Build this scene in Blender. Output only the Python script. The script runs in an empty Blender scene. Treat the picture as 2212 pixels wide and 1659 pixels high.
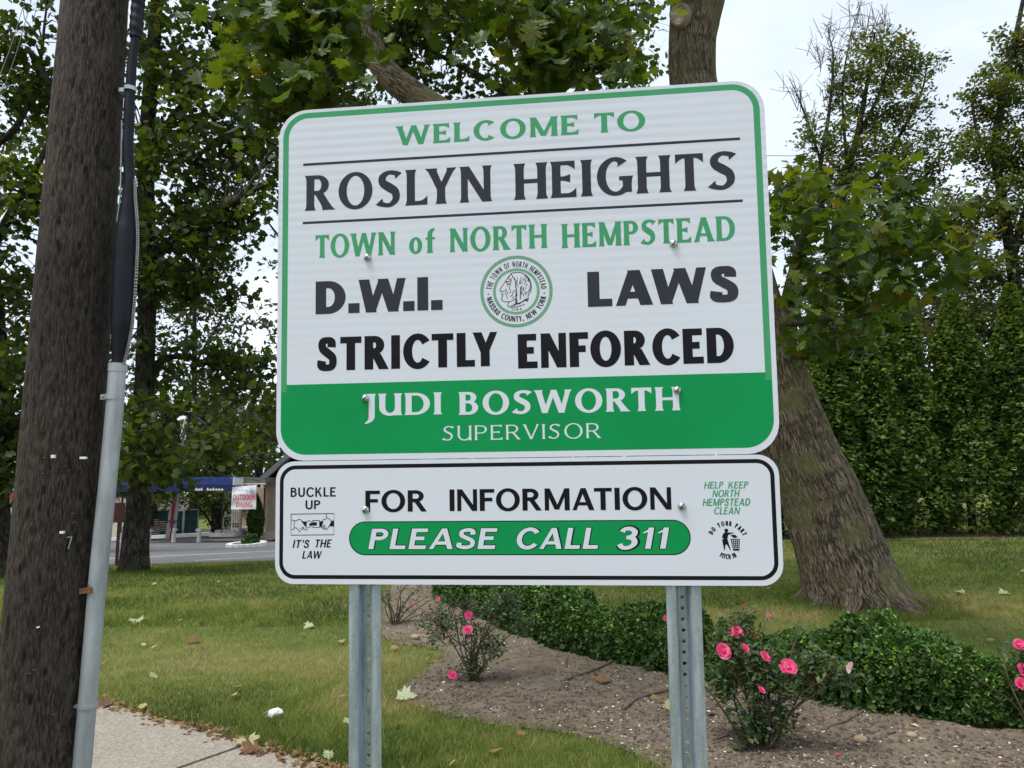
import bpy, math, numpy as np
from mathutils import Matrix, Vector
C = bpy.context.scene
COL = C.collection
rng = np.random.default_rng(7)
R_ = math.radians

# ------------------------------------------------------------------ camera, world, sun, exposure
PITCH, ROLL = R_(8.0), R_(0.5)
X0 = np.array([1., 0, 0]); U0 = np.array([0, -math.sin(PITCH), math.cos(PITCH)]); FW = np.array([0, math.cos(PITCH), math.sin(PITCH)])
RT = math.cos(ROLL)*X0 - math.sin(ROLL)*U0
UP = math.cos(ROLL)*U0 + math.sin(ROLL)*X0
EYE = np.array([0, 0, 1.5])
cam_d = bpy.data.cameras.new('camera'); cam = bpy.data.objects.new('camera', cam_d); COL.objects.link(cam)
cam_d.sensor_width = 36; cam_d.lens = 26; cam_d.clip_start = .05; cam_d.clip_end = 900
cam.matrix_world = Matrix(((RT[0], UP[0], -FW[0], EYE[0]), (RT[1], UP[1], -FW[1], EYE[1]), (RT[2], UP[2], -FW[2], EYE[2]), (0, 0, 0, 1)))
C.camera = cam

SUN_EL, SUN_AZ = R_(66), R_(235)      # soft light from behind the viewer's left
w = bpy.data.worlds.new('World'); C.world = w; w.use_nodes = True
nt = w.node_tree; nt.nodes.clear()
o_ = nt.nodes.new('ShaderNodeOutputWorld'); bg = nt.nodes.new('ShaderNodeBackground'); sky = nt.nodes.new('ShaderNodeTexSky')
sky.sky_type = 'NISHITA'; sky.sun_disc = False; sky.sun_elevation = SUN_EL; sky.sun_rotation = SUN_AZ; sky.dust_density = 3.0; sky.air_density = 1.2
tc = nt.nodes.new('ShaderNodeTexCoord'); mp = nt.nodes.new('ShaderNodeMapping'); mp.inputs['Scale'].default_value = (1, 1, 2.6)
nz = nt.nodes.new('ShaderNodeTexNoise'); nz.inputs['Scale'].default_value = 1.9; nz.inputs['Detail'].default_value = 7; nz.inputs['Roughness'].default_value = .55
cr = nt.nodes.new('ShaderNodeValToRGB'); cr.color_ramp.elements[0].position = .36; cr.color_ramp.elements[0].color = (4.7, 5.35, 6.4, 1)
cr.color_ramp.elements[1].position = .66; cr.color_ramp.elements[1].color = (7.3, 7.9, 8.7, 1)
mx = nt.nodes.new('ShaderNodeMix'); mx.data_type = 'RGBA'; mx.inputs[0].default_value = .86
nt.links.new(tc.outputs['Generated'], mp.inputs[0]); nt.links.new(mp.outputs[0], nz.inputs['Vector']); nt.links.new(nz.outputs['Fac'], cr.inputs[0])
nt.links.new(sky.outputs[0], mx.inputs[6]); nt.links.new(cr.outputs[0], mx.inputs[7])
nt.links.new(mx.outputs[2], bg.inputs[0]); bg.inputs[1].default_value = .070
nt.links.new(bg.outputs[0], o_.inputs[0])
sd = bpy.data.lights.new('sun', 'SUN'); so = bpy.data.objects.new('sun', sd); COL.objects.link(so)
sd.energy = 1.5; sd.angle = R_(25); sd.color = (1.0, .97, .92)
so.location = (0, 0, 30)
sdir = Vector((math.sin(SUN_AZ)*math.cos(SUN_EL), math.cos(SUN_AZ)*math.cos(SUN_EL), math.sin(SUN_EL)))
so.rotation_euler = sdir.to_track_quat('Z', 'Y').to_euler()
C.view_settings.view_transform = 'Standard'; C.view_settings.look = 'None'; C.view_settings.gamma = 1; C.view_settings.exposure = 1.3
C.view_settings.use_curve_mapping = False
C.cycles.max_bounces = 7; C.cycles.diffuse_bounces = 3; C.cycles.transmission_bounces = 3; C.cycles.glossy_bounces = 2

# ------------------------------------------------------------------ maths helpers
def hash3(ix, iy, iz):
    h = (ix.astype(np.int64)*374761393 + iy.astype(np.int64)*668265263 + iz.astype(np.int64)*2147483647) & 0xffffffff
    h = ((h ^ (h >> 13)) * 1274126177) & 0xffffffff
    return ((h ^ (h >> 16)) & 0xffff)/65535.0
def vnoise(p):
    p = np.asarray(p, float); i = np.floor(p).astype(np.int64); f = p-i; f = f*f*(3-2*f)
    r = 0
    for a in (0, 1):
        for b in (0, 1):
            for c in (0, 1):
                wgt = (f[..., 0] if a else 1-f[..., 0])*(f[..., 1] if b else 1-f[..., 1])*(f[..., 2] if c else 1-f[..., 2])
                r = r + wgt*hash3(i[..., 0]+a, i[..., 1]+b, i[..., 2]+c)
    return r
def fbm(p, o=4):
    r = 0; a = .5
    for k in range(o):
        r = r + a*vnoise(np.asarray(p)*(2**k)+k*17.3); a *= .5
    return r
def n2(x, y, s, o=3, z=0.):
    x = np.asarray(x, float); return fbm(np.stack([x*s, np.asarray(y)*s, np.zeros_like(x)+z], -1), o)
def sst(a, b, x):
    t = np.clip((np.asarray(x, float)-a)/(b-a), 0, 1); return t*t*(3-2*t)
def gz(x, y):
    """height of the ground"""
    x = np.asarray(x, float); y = np.asarray(y, float)
    rm = sst(-3, 3, x)
    far = sst(60, 90, y)
    z = -1.32*np.clip((y-13.5)/28.5, 0, 1)*(1-rm) + .42*sst(8, 17, y)*rm
    z = z + .05*(n2(x, y, .35, 2)-.4)*sst(4, 7, y)*(1-sst(18, 24, y)*(1-rm))
    return z*1.0
def ray(px, py):
    d = RT*(px-1106) - UP*(py-829.5) + FW*1597.5
    return d/d[1]
def at(px, py, Y):
    return EYE + ray(px, py)*Y
def gnd(px, py):
    d = ray(px, py); lo, hi = .5, 80.
    f = lambda t: (EYE+d*t)[2]-float(gz((EYE+d*t)[0], (EYE+d*t)[1]))
    t = lo; step = .05
    while t < hi and f(t) > 0: t += step
    a, b = t-step, t
    for _ in range(20):
        m = (a+b)/2
        if f(m) > 0: a = m
        else: b = m
    return EYE+d*b
def unit(v): return v/np.maximum(np.linalg.norm(v, axis=-1, keepdims=True), 1e-9)
def catmull(P, n):
    P = np.asarray(P, float); Q = np.vstack([2*P[0]-P[1], P, 2*P[-1]-P[-2]]); m = len(P)-1
    t = np.linspace(0, m, n); i = np.minimum(t.astype(int), m-1); f = (t-i)[:, None]
    a, b, c, d = Q[i], Q[i+1], Q[i+2], Q[i+3]
    return .5*((2*b)+(-a+c)*f+(2*a-5*b+4*c-d)*f**2+(-a+3*b-3*c+d)*f**3)

# ------------------------------------------------------------------ objects
def link(o, parent=None):
    COL.objects.link(o)
    if parent is not None: o.parent = parent
    return o
def tag(o, label=None, cat=None, group=None, kind=None):
    if label: o['label'] = label
    if cat: o['category'] = cat
    if group: o['group'] = group
    if kind: o['kind'] = kind
    return o
def empty(name, loc, label, cat, group=None):
    o = bpy.data.objects.new(name, None); o.location = Vector([float(v) for v in loc]); o.empty_display_size = .1
    link(o); return tag(o, label, cat, group)
class MB:
    """collects geometry and links it as ONE mesh object"""
    def __init__(s): s.v = []; s.f = []; s.n = 0; s.uv = []; s.t = []; s.m = []; s.sm = []
    def add(s, v, f, uv=None, tint=None, mi=0, smooth=False):
        v = np.asarray(v, float).reshape(-1, 3); f = np.asarray(f, np.int64)
        s.v.append(v); s.f.append(f+s.n); s.n += len(v)
        s.uv.append(np.zeros((len(v), 2)) if uv is None else np.asarray(uv, float))
        s.t.append(np.full(len(v), .5) if tint is None else np.broadcast_to(np.asarray(tint, float), (len(v),)))
        s.m.append(np.full(len(f), mi)); s.sm.append(np.full(len(f), smooth))
    def box(s, a, b, mi=0, tint=None):
        x0, y0, z0 = a; x1, y1, z1 = b
        v = [(x0, y0, z0), (x1, y0, z0), (x1, y1, z0), (x0, y1, z0), (x0, y0, z1), (x1, y0, z1), (x1, y1, z1), (x0, y1, z1)]
        s.add(v, [(0, 3, 2, 1), (4, 5, 6, 7), (0, 1, 5, 4), (1, 2, 6, 5), (2, 3, 7, 6), (3, 0, 4, 7)], mi=mi, tint=tint)
    def obox(s, p, q, wx, wy, mi=0):
        """bar from p to q, section wx by wy"""
        p = np.array(p, float); q = np.array(q, float); d = unit(q-p); ref = np.array([0, 1., 0]) if abs(d[1]) < .9 else np.array([1., 0, 0])
        a = unit(np.cross(d, ref)); b = np.cross(d, a)
        v = [e+a*i*wx/2+b*j*wy/2 for e in (p, q) for i, j in ((-1, -1), (1, -1), (1, 1), (-1, 1))]
        s.add(v, [(0, 3, 2, 1), (4, 5, 6, 7), (0, 1, 5, 4), (1, 2, 6, 5), (2, 3, 7, 6), (3, 0, 4, 7)], mi=mi)
    def tube(s, P, r, sides=12, n=None, caps=True, disp=None, mi=0, tint=None, smooth=True, twist=0):
        P = np.asarray(P, float); r = np.broadcast_to(np.asarray(r, float), (len(P),))
        if n:
            rr = np.interp(np.linspace(0, 1, n), np.linspace(0, 1, len(P)), r); P = catmull(P, n); r = rr
        n = len(P); T = unit(np.gradient(P, axis=0)); ref = np.array([0, 1., 0]) if abs(T[0][1]) < .9 else np.array([1., 0, 0])
        A = unit(np.cross(T, ref)); B = np.cross(T, A)
        L = np.r_[0, np.cumsum(np.linalg.norm(np.diff(P, axis=0), axis=1))]
        th = np.linspace(0, 2*np.pi, sides+1)[None, :]; rad = r[:, None]*np.ones_like(th)
        TH = np.broadcast_to(th, rad.shape); LL = np.broadcast_to(L[:, None], rad.shape)
        if disp is not None:
            rad = disp(np.where(TH >= 2*np.pi-1e-6, 0, TH), LL, rad)
        V = P[:, None, :]+A[:, None, :]*(np.cos(TH)*rad)[..., None]+B[:, None, :]*(np.sin(TH)*rad)[..., None]
        V = V.reshape(-1, 3); k = sides+1
        i, j = np.meshgrid(np.arange(n-1), np.arange(sides), indexing='ij'); a = (i*k+j).ravel()
        uv = np.stack([TH*r.mean(), LL], -1).reshape(-1, 2)
        s.add(V, np.stack([a, a+1, a+k+1, a+k], 1), uv, tint, mi, smooth)
        if caps:
            for e, fl in ((0, 1), (n-1, 0)):
                c = P[e]; ring = V[e*k:e*k+sides]; vv = np.vstack([ring, c]); jj = np.arange(sides); nx = (jj+1) % sides
                F = np.stack([jj, nx, np.full(sides, sides)], 1)
                s.add(vv, F[:, ::-1] if fl else F, mi=mi, tint=tint)
    def lathe(s, c, prof, sides=16, mi=0, tint=None, smooth=True):
        c = np.array(c, float); th = np.linspace(0, 2*np.pi, sides, endpoint=False)
        V = np.array([[c[0]+r*math.cos(t), c[1]+r*math.sin(t), c[2]+z] for r, z in prof for t in th])
        F = [(i*sides+j, i*sides+(j+1) % sides, (i+1)*sides+(j+1) % sides, (i+1)*sides+j) for i in range(len(prof)-1) for j in range(sides)]
        s.add(V, F, mi=mi, smooth=smooth, tint=tint)
    def build(s, name, mats, parent=None, mat_attr=True):
        me = bpy.data.meshes.new(name)
        V = np.vstack(s.v); me.vertices.add(len(V)); me.vertices.foreach_set('co', V.astype(np.float32).ravel())
        loops = np.concatenate([f.ravel() for f in s.f]); cnt = np.concatenate([np.full(len(f), f.shape[1]) for f in s.f])
        st = np.r_[0, np.cumsum(cnt)[:-1]]
        me.loops.add(len(loops)); me.loops.foreach_set('vertex_index', loops.astype(np.int32))
        me.polygons.add(len(cnt)); me.polygons.foreach_set('loop_start', st.astype(np.int32))
        me.polygons.foreach_set('material_index', np.concatenate(s.m).astype(np.int32))
        me.polygons.foreach_set('use_smooth', np.concatenate(s.sm).astype(bool))
        at_ = me.attributes.new('tint', 'FLOAT', 'POINT'); at_.data.foreach_set('value', np.concatenate(s.t).astype(np.float32))
        uvl = me.uv_layers.new(name='UVMap'); uvl.data.foreach_set('uv', np.vstack(s.uv)[loops].astype(np.float32).ravel())
        me.update(calc_edges=True); me.validate()
        for m in (mats if isinstance(mats, (list, tuple)) else [mats]): me.materials.append(m)
        return link(bpy.data.objects.new(name, me), parent)

# ------------------------------------------------------------------ materials
def mat(name, col, rough=.7, metal=0., spec=.4):
    m = bpy.data.materials.new(name); m.use_nodes = True; b = m.node_tree.nodes['Principled BSDF']
    b.inputs['Base Color'].default_value = (*col, 1); b.inputs['Roughness'].default_value = rough; b.inputs['Metallic'].default_value = metal
    b.inputs['Specular IOR Level'].default_value = spec; return m
class NG:
    def __init__(s, m): s.m = m; s.t = m.node_tree; s.b = s.t.nodes['Principled BSDF']
    def n(s, ty, **k):
        q = s.t.nodes.new('ShaderNode'+ty)
        for a, v in k.items():
            if a in q.inputs: q.inputs[a].default_value = v
            else: setattr(q, a, v)
        return q
    def l(s, a, b): s.t.links.new(a, b)
    def coord(s, kind='Object', scale=(1, 1, 1)):
        c = s.n('TexCoord'); m = s.n('Mapping'); m.inputs['Scale'].default_value = scale; s.l(c.outputs[kind], m.inputs[0]); return m.outputs[0]
    def noise(s, v, sc, det=4, rough=.55):
        q = s.n('TexNoise'); q.inputs['Scale'].default_value = sc; q.inputs['Detail'].default_value = det; q.inputs['Roughness'].default_value = rough
        s.l(v, q.inputs['Vector']); return q.outputs['Fac']
    def ramp(s, f, st):
        q = s.n('ValToRGB'); e = q.color_ramp.elements
        while len(e) < len(st): e.new(.5)
        for k, (p, c) in enumerate(st): e[k].position = p; e[k].color = (*c, 1) if len(c) == 3 else c
        s.l(f, q.inputs[0]); return q.outputs[0]
    def mix(s, f, a, b, mode='MIX'):
        q = s.n('Mix'); q.data_type = 'RGBA'; q.blend_type = mode
        for i, x in ((0, f), (6, a), (7, b)):
            if hasattr(x, 'links'): s.l(x, q.inputs[i])
            elif i: q.inputs[i].default_value = (*x, 1)
            else: q.inputs[i].default_value = x
        return q.outputs[2]
    def bump(s, h, st, dist=.01):
        q = s.n('Bump'); q.inputs['Strength'].default_value = st; q.inputs['Distance'].default_value = dist; s.l(h, q.inputs['Height']); s.l(q.outputs[0], s.b.inputs['Normal'])
    def col(s, c): s.l(c, s.b.inputs['Base Color'])
    def attr(s, a='tint'):
        q = s.n('Attribute'); q.attribute_name = a; return q.outputs['Fac']
def noisy(name, c1, c2, sc=8, rough=.8, bump=.3, dist=.005, scale=(1, 1, 1), kind='Object', det=5, p=(.35, .65)):
    m = mat(name, c1, rough); g = NG(m); v = g.coord(kind, scale); f = g.noise(v, sc, det)
    g.col(g.ramp(f, [(p[0], c1), (p[1], c2)]))
    if bump: g.bump(g.noise(v, sc*3, 6), bump, dist)
    return m
def leafmat(name, stops, trans=.35, rough=.45, objrand=False, spec=.35):
    m = mat(name, stops[0][1], rough, spec=spec); g = NG(m)
    if objrand:
        oi = g.n('ObjectInfo'); f = oi.outputs['Random']
    else: f = g.attr()
    c = g.ramp(f, stops)
    v = g.coord('Object'); c = g.mix(g.noise(v, 35, 2), c, g.mix(.5, c, (.0, .0, .0)), 'MIX') if False else c
    g.col(c)
    tr = g.n('BsdfTranslucent'); c2 = g.mix(1.0, c, (1.5, 1.45, .5), 'MULTIPLY'); g.l(c2, tr.inputs[0])
    ms = g.n('MixShader'); ms.inputs[0].default_value = trans
    out = [n for n in g.t.nodes if n.type == 'OUTPUT_MATERIAL'][0]
    g.l(g.b.outputs[0], ms.inputs[1]); g.l(tr.outputs[0], ms.inputs[2]); g.l(ms.outputs[0], out.inputs[0])
    return m
def barkmat(name, c1, c2, c3, su=26, sv=5, moss=None, bump=.9):
    m = mat(name, c1, .9, spec=.15); g = NG(m); v = g.coord('UV', (1, 1, 1))
    nzv = g.n('TexNoise'); nzv.inputs['Scale'].default_value = 3; g.l(v, nzv.inputs['Vector'])
    ad = g.mix(.10, v, nzv.outputs['Color'])
    mp_ = g.n('Mapping'); mp_.inputs['Scale'].default_value = (su, sv, 1); g.l(ad, mp_.inputs[0])
    cr1 = g.ramp(g.noise(mp_.outputs[0], .75, 3, .5), [(.40, (1, 1, 1)), (.49, (0, 0, 0)), (.51, (0, 0, 0)), (.60, (1, 1, 1))])
    cr2 = g.ramp(g.noise(mp_.outputs[0], 1.7, 2, .5), [(.43, (1, 1, 1)), (.5, (.25, .25, .25)), (.57, (1, 1, 1))])
    crack = g.mix(1.0, cr1, cr2, 'MULTIPLY')
    f2 = g.noise(mp_.outputs[0], .8, 6)
    base = g.ramp(f2, [(.3, c2), (.7, c3)])
    c = g.mix(crack, c1, base)
    if moss:
        ob = g.coord('Object'); mf = g.ramp(g.noise(ob, 2.2, 5), [(.5, (0, 0, 0)), (.66, (.7, .7, .7))]); c = g.mix(mf, c, moss)
    g.col(c)
    h = g.mix(.3, crack, f2); g.bump(h, bump, .012)
    return m

M = {}
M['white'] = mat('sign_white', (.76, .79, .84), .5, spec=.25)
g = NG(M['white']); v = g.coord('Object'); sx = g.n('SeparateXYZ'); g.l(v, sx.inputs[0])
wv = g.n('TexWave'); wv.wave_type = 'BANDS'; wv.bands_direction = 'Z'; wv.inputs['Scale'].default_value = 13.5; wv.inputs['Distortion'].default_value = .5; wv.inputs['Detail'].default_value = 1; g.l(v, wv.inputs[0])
band = g.ramp(wv.outputs['Fac'], [(.3, (0, 0, 0)), (.7, (1, 1, 1))])  # reflection stripes of the sheeting put into the colour, stronger towards the top
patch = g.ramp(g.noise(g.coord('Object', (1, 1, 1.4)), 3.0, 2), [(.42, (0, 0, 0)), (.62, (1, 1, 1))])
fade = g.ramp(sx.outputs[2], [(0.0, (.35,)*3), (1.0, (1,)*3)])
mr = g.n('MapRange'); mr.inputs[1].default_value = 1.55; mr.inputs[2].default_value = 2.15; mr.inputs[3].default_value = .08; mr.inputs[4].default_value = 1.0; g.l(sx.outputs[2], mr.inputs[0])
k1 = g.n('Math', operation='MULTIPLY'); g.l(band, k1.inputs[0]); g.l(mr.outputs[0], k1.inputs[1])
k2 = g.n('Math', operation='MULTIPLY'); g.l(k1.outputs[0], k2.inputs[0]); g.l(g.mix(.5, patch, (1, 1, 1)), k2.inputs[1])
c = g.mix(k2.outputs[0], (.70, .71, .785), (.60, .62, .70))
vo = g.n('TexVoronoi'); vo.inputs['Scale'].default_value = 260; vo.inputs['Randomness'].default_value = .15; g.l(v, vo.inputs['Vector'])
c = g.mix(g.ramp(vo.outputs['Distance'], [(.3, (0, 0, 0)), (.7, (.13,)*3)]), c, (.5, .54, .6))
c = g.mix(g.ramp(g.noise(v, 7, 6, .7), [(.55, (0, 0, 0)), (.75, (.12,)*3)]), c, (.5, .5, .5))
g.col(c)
def signcol(name, a, b, rough=.42):
    q = noisy(name, a, b, 5, rough, 0, det=4); q.node_tree.nodes['Principled BSDF'].inputs['Specular IOR Level'].default_value = .16; return q
M['green_pale'] = signcol('sign_green_border', (.055, .30, .135), (.065, .335, .155))
M['green'] = signcol('sign_green', (.003, .26, .072), (.004, .29, .082))
M['charcoal'] = signcol('sign_charcoal', (.030, .033, .040), (.038, .041, .048))
M['black'] = signcol('sign_black', (.006, .006, .009), (.010, .009, .013))
M['seal_green'] = mat('seal_green', (.20, .42, .27), .4); M['seal_dark'] = mat('seal_dark_green', (.06, .25, .12), .4)
M['steel'] = noisy('bolt_steel', (.45, .46, .47), (.6, .6, .6), 60, .3, 0); M['steel'].node_tree.nodes['Principled BSDF'].inputs['Metallic'].default_value = .9
m = mat('galvanised_post', (.4, .45, .5), .42, .55); g = NG(m); v = g.coord('Object', (1, 1, .12)); f = g.noise(v, 55, 6, .7)
sp = g.n('TexVoronoi'); sp.inputs['Scale'].default_value = 130; g.l(g.coord('Object'), sp.inputs['Vector'])
c = g.ramp(f, [(.3, (.22, .27, .33)), (.5, (.38, .44, .50)), (.72, (.62, .68, .74))]); c = g.mix(.22, c, g.ramp(sp.outputs['Color'], [(0, (.3, .35, .4)), (1, (.65, .7, .75))])); g.col(c); g.bump(f, .15, .002); M['galv'] = m
m = mat('galvanised_conduit', (.4, .45, .48), .5, .25); g = NG(m); v = g.coord('Object', (1, 1, .25)); f = g.noise(v, 14, 7, .65)
g.col(g.ramp(f, [(.3, (.25, .28, .30)), (.5, (.37, .39, .41)), (.7, (.50, .52, .53))])); g.bump(f, .1, .002); M['conduit'] = m
M['rubber'] = noisy('black_rubber', (.006, .007, .011), (.012, .013, .02), 20, .5, .1); M['rubber'].node_tree.nodes['Principled BSDF'].inputs['Specular IOR Level'].default_value = .2
M['rust'] = noisy('rusty_iron', (.16, .06, .03), (.28, .13, .07), 60, .8, .4)
M['yellow'] = noisy('yellow_plastic', (.65, .42, .03), (.75, .52, .06), 20, .5, 0)
M['strip_white'] = noisy('perforated_grey_plastic', (.28, .28, .29), (.4, .4, .4), 20, .6, 0)
M['plain_white'] = noisy('white_plastic', (.7, .72, .74), (.8, .8, .8), 20, .5, 0)
# weathered creosoted pole
m = mat('creosoted_wood', (.03, .025, .02), .85, spec=.2); g = NG(m); v = g.coord('UV', (1, .10, 1)); v2 = g.coord('UV', (1, .35, 1))
f = g.noise(v, 60, 8, .65); f2 = g.noise(v2, 16, 5, .6); gr = g.noise(g.coord('Object', (1, 1, .5)), 1.3, 3)
c = g.ramp(f, [(.32, (.006, .0045, .0035)), (.5, (.030, .022, .017)), (.72, (.085, .068, .054))])
fk = g.noise(g.coord('UV', (1, .13, 1)), 190, 5, .7); c = g.mix(g.ramp(fk, [(.47, (0, 0, 0)), (.60, (.75,)*3)]), c, (.125, .10, .08)); c = g.mix(g.ramp(fk, [(.36, (.8,)*3), (.44, (0, 0, 0))]), c, (.008, .006, .005)); c = g.mix(g.ramp(f2, [(.50, (0, 0, 0)), (.7, (.55,)*3)]), c, (.09, .076, .064)); c = g.mix(g.ramp(gr, [(.35, (.55,)*3), (.6, (0, 0, 0))]), c, (.016, .013, .011)); dv = g.n('TexVoronoi'); dv.inputs['Scale'].default_value = 1; g.l(g.coord('UV', (34, 11, 1)), dv.inputs['Vector']); dash = g.ramp(dv.outputs['Distance'], [(.14, (1, 1, 1)), (.26, (0, 0, 0))])
pick = g.ramp(dv.outputs['Color'], [(.45, (0, 0, 0)), (.5, (.85,)*3)]); dm = g.mix(1.0, dash, pick, 'MULTIPLY'); c = g.mix(dm, c, (.006, .005, .004)); g.col(c)
inv = g.mix(dm, g.mix(.5, f, fk), (0, 0, 0)); g.bump(inv, .9, .012); M['pole'] = m
M['bark'] = barkmat('maple_bark', (.030, .022, .016), (.215, .165, .108), (.37, .305, .21), 62, 6.0, (.17, .16, .065), 1.0)
M['bark_dark'] = barkmat('dark_bark', (.012, .010, .008), (.05, .042, .034), (.09, .075, .06), 26, 5, (.04, .05, .02))
M['twig'] = noisy('twig_bark', (.030, .024, .018), (.07, .056, .042), 12, .9, .3)
M['twig_grey'] = noisy('grey_twig_bark', (.15, .135, .12), (.26, .24, .22), 12, .9, .2)
M['maple'] = leafmat('maple_leaf', [(0, (.028, .054, .009)), (.5, (.058, .098, .013)), (.85, (.100, .135, .016)), (1, (.16, .14, .02))], .5)
M['maple_obj'] = leafmat('maple_leaf_near', [(0, (.030, .058, .010)), (.45, (.060, .105, .014)), (.85, (.100, .138, .016)), (1, (.13, .13, .02))], .5, objrand=True)
M['oakdark'] = leafmat('dark_foliage', [(0, (.018, .034, .007)), (.5, (.046, .074, .011)), (.9, (.090, .125, .018)), (1, (.13, .14, .022))], .5)
M['farleaf'] = leafmat('far_foliage', [(0, (.022, .038, .014)), (.5, (.045, .065, .020)), (.85, (.085, .088, .028)), (1, (.11, .085, .035))], .4)
M['brownleaf'] = leafmat('turning_foliage', [(0, (.036, .054, .016)), (.5, (.076, .108, .026)), (.9, (.125, .145, .036)), (1, (.19, .09, .035))], .5)
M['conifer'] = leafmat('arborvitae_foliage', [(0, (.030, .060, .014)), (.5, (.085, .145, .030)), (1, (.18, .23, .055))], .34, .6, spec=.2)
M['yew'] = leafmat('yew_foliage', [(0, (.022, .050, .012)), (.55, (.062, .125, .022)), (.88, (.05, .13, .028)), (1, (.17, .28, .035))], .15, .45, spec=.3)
M['roseleaf'] = leafmat('rose_foliage', [(0, (.025, .055, .025)), (.5, (.055, .10, .04)), (.85, (.12, .17, .045)), (1, (.20, .07, .04))], .3)
M['petal'] = leafmat('rose_petal', [(0, (.66, .045, .20)), (.5, (.74, .09, .28)), (1, (.80, .24, .42))], .35, .6)
M['petal_pale'] = leafmat('pale_petal', [(0, (.80, .45, .52)), (1, (.85, .62, .66))], .3, .6)
M['stamen'] = mat('stamen_yellow', (.7, .5, .12), .7)
M['grass'] = leafmat('grass_blade', [(0, (.058, .10, .020)), (.35, (.11, .165, .030)), (.6, (.19, .235, .052)), (.8, (.32, .28, .12)), (1, (.42, .34, .19))], .3, .6, spec=.15)
M['litter'] = leafmat('fallen_leaf_mix', [(0, (.10, .045, .02)), (.4, (.26, .15, .07)), (.7, (.35, .30, .14)), (1, (.42, .46, .27))], .2, .7)
# ------------------------------------------------------------------ lettering: glyphs as strips of quads, cap height 1
def _fl(t, L, F, d=.17):
    """widening of a stem near its ends (flared serif)"""
    e = np.minimum(t, 1-t)*L
    return 1+F*np.clip(1-e/d, 0, 1)**2
class Pen:
    def __init__(s, V, H, F): s.V, s.H, s.F, s.o = V, H, F, []
    def strip(s, A, B): s.o.append((np.array(A, float), np.array(B, float)))
    def stem(s, x, y0, y1, w=None, f0=1, f1=1):
        w = w or s.V; L = y1-y0; t = np.r_[0, .03, .07, .11, .17, .5, .83, .89, .93, .97, 1]; k = np.ones_like(t)
        if f0: k = np.maximum(k, np.where(t < .5, _fl(t, L, s.F*.40), 1))
        if f1: k = np.maximum(k, np.where(t > .5, _fl(t, L, s.F*.40), 1))
        y = y0+L*t; s.strip(np.c_[x-w/2*k, y], np.c_[x+w/2*k, y])
    def bar(s, y, x0, x1, h=None, up=0, dn=0, side=1):
        """bar centred on y; up / dn widen the free end"""
        h = h or s.H; t = np.linspace(0, 1, 9); d = np.clip(1-(1-t)*(x1-x0)/.2, 0, 1)**1.6
        if side < 0: d = d[::-1]
        x = x0+(x1-x0)*t
        a = y-h/2-d*dn*s.F*h; b = y+h/2+d*up*s.F*h; sl = d*.06*s.F*side
        s.strip(np.c_[x, a], np.c_[x+(sl if dn else -sl)*0, b])
    def diag(s, x0, y0, x1, y1, w=None, f0=1, f1=1):
        w = w or s.V; t = np.r_[0, .04, .08, .13, .18, .5, .82, .87, .92, .96, 1]; L = abs(y1-y0); k = np.ones_like(t)
        if f0: k = np.maximum(k, np.where(t < .5, _fl(t, L, s.F*.5), 1))
        if f1: k = np.maximum(k, np.where(t > .5, _fl(t, L, s.F*.5), 1))
        x = x0+(x1-x0)*t; y = y0+(y1-y0)*t; s.strip(np.c_[x-w/2*k, y], np.c_[x+w/2*k, y])
    def arc(s, cx, cy, rx, ry, a0, a1, V=None, H=None, n=22, fe=0):
        V = V or s.V; H = H or s.H; a = np.radians(np.linspace(a0, a1, n)); c, q = np.cos(a), np.sin(a)
        k = np.ones(n)
        if fe: tt = np.linspace(0, 1, n); k = 1+(np.clip(1-tt/.18, 0, 1)**2*(fe & 1 > 0)+np.clip(1-(1-tt)/.18, 0, 1)**2*(fe & 2 > 0))*s.F*.75
        O = np.c_[cx+rx*c, cy+ry*q]; I = np.c_[cx+(rx-V)*c, cy+(ry-H)*q]; I = O+(I-O)*k[:, None]
        s.strip(O, I)
    def ribbon(s, P, W, n=30):
        P = catmull(np.c_[np.array(P, float), np.zeros(len(P))], n)[:, :2]; W = np.interp(np.linspace(0, 1, n), np.linspace(0, 1, len(W)), W)
        T = unit(np.gradient(P, axis=0)); N = np.c_[-T[:, 1], T[:, 0]]; ds = np.linalg.norm(np.gradient(P, axis=0), axis=1); dT = np.gradient(T, axis=0)
        kp = (T[:, 0]*dT[:, 1]-T[:, 1]*dT[:, 0])/np.maximum(ds, 1e-6); lim_ = .93/np.maximum(np.abs(kp), 1e-3)       # keeps the inner edge from folding over
        wl = np.where(kp > 0, np.minimum(W/2, lim_), W/2); wr = np.where(kp < 0, np.minimum(W/2, lim_), W/2)
        s.strip(P+N*wl[:, None], P-N*wr[:, None])
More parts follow.
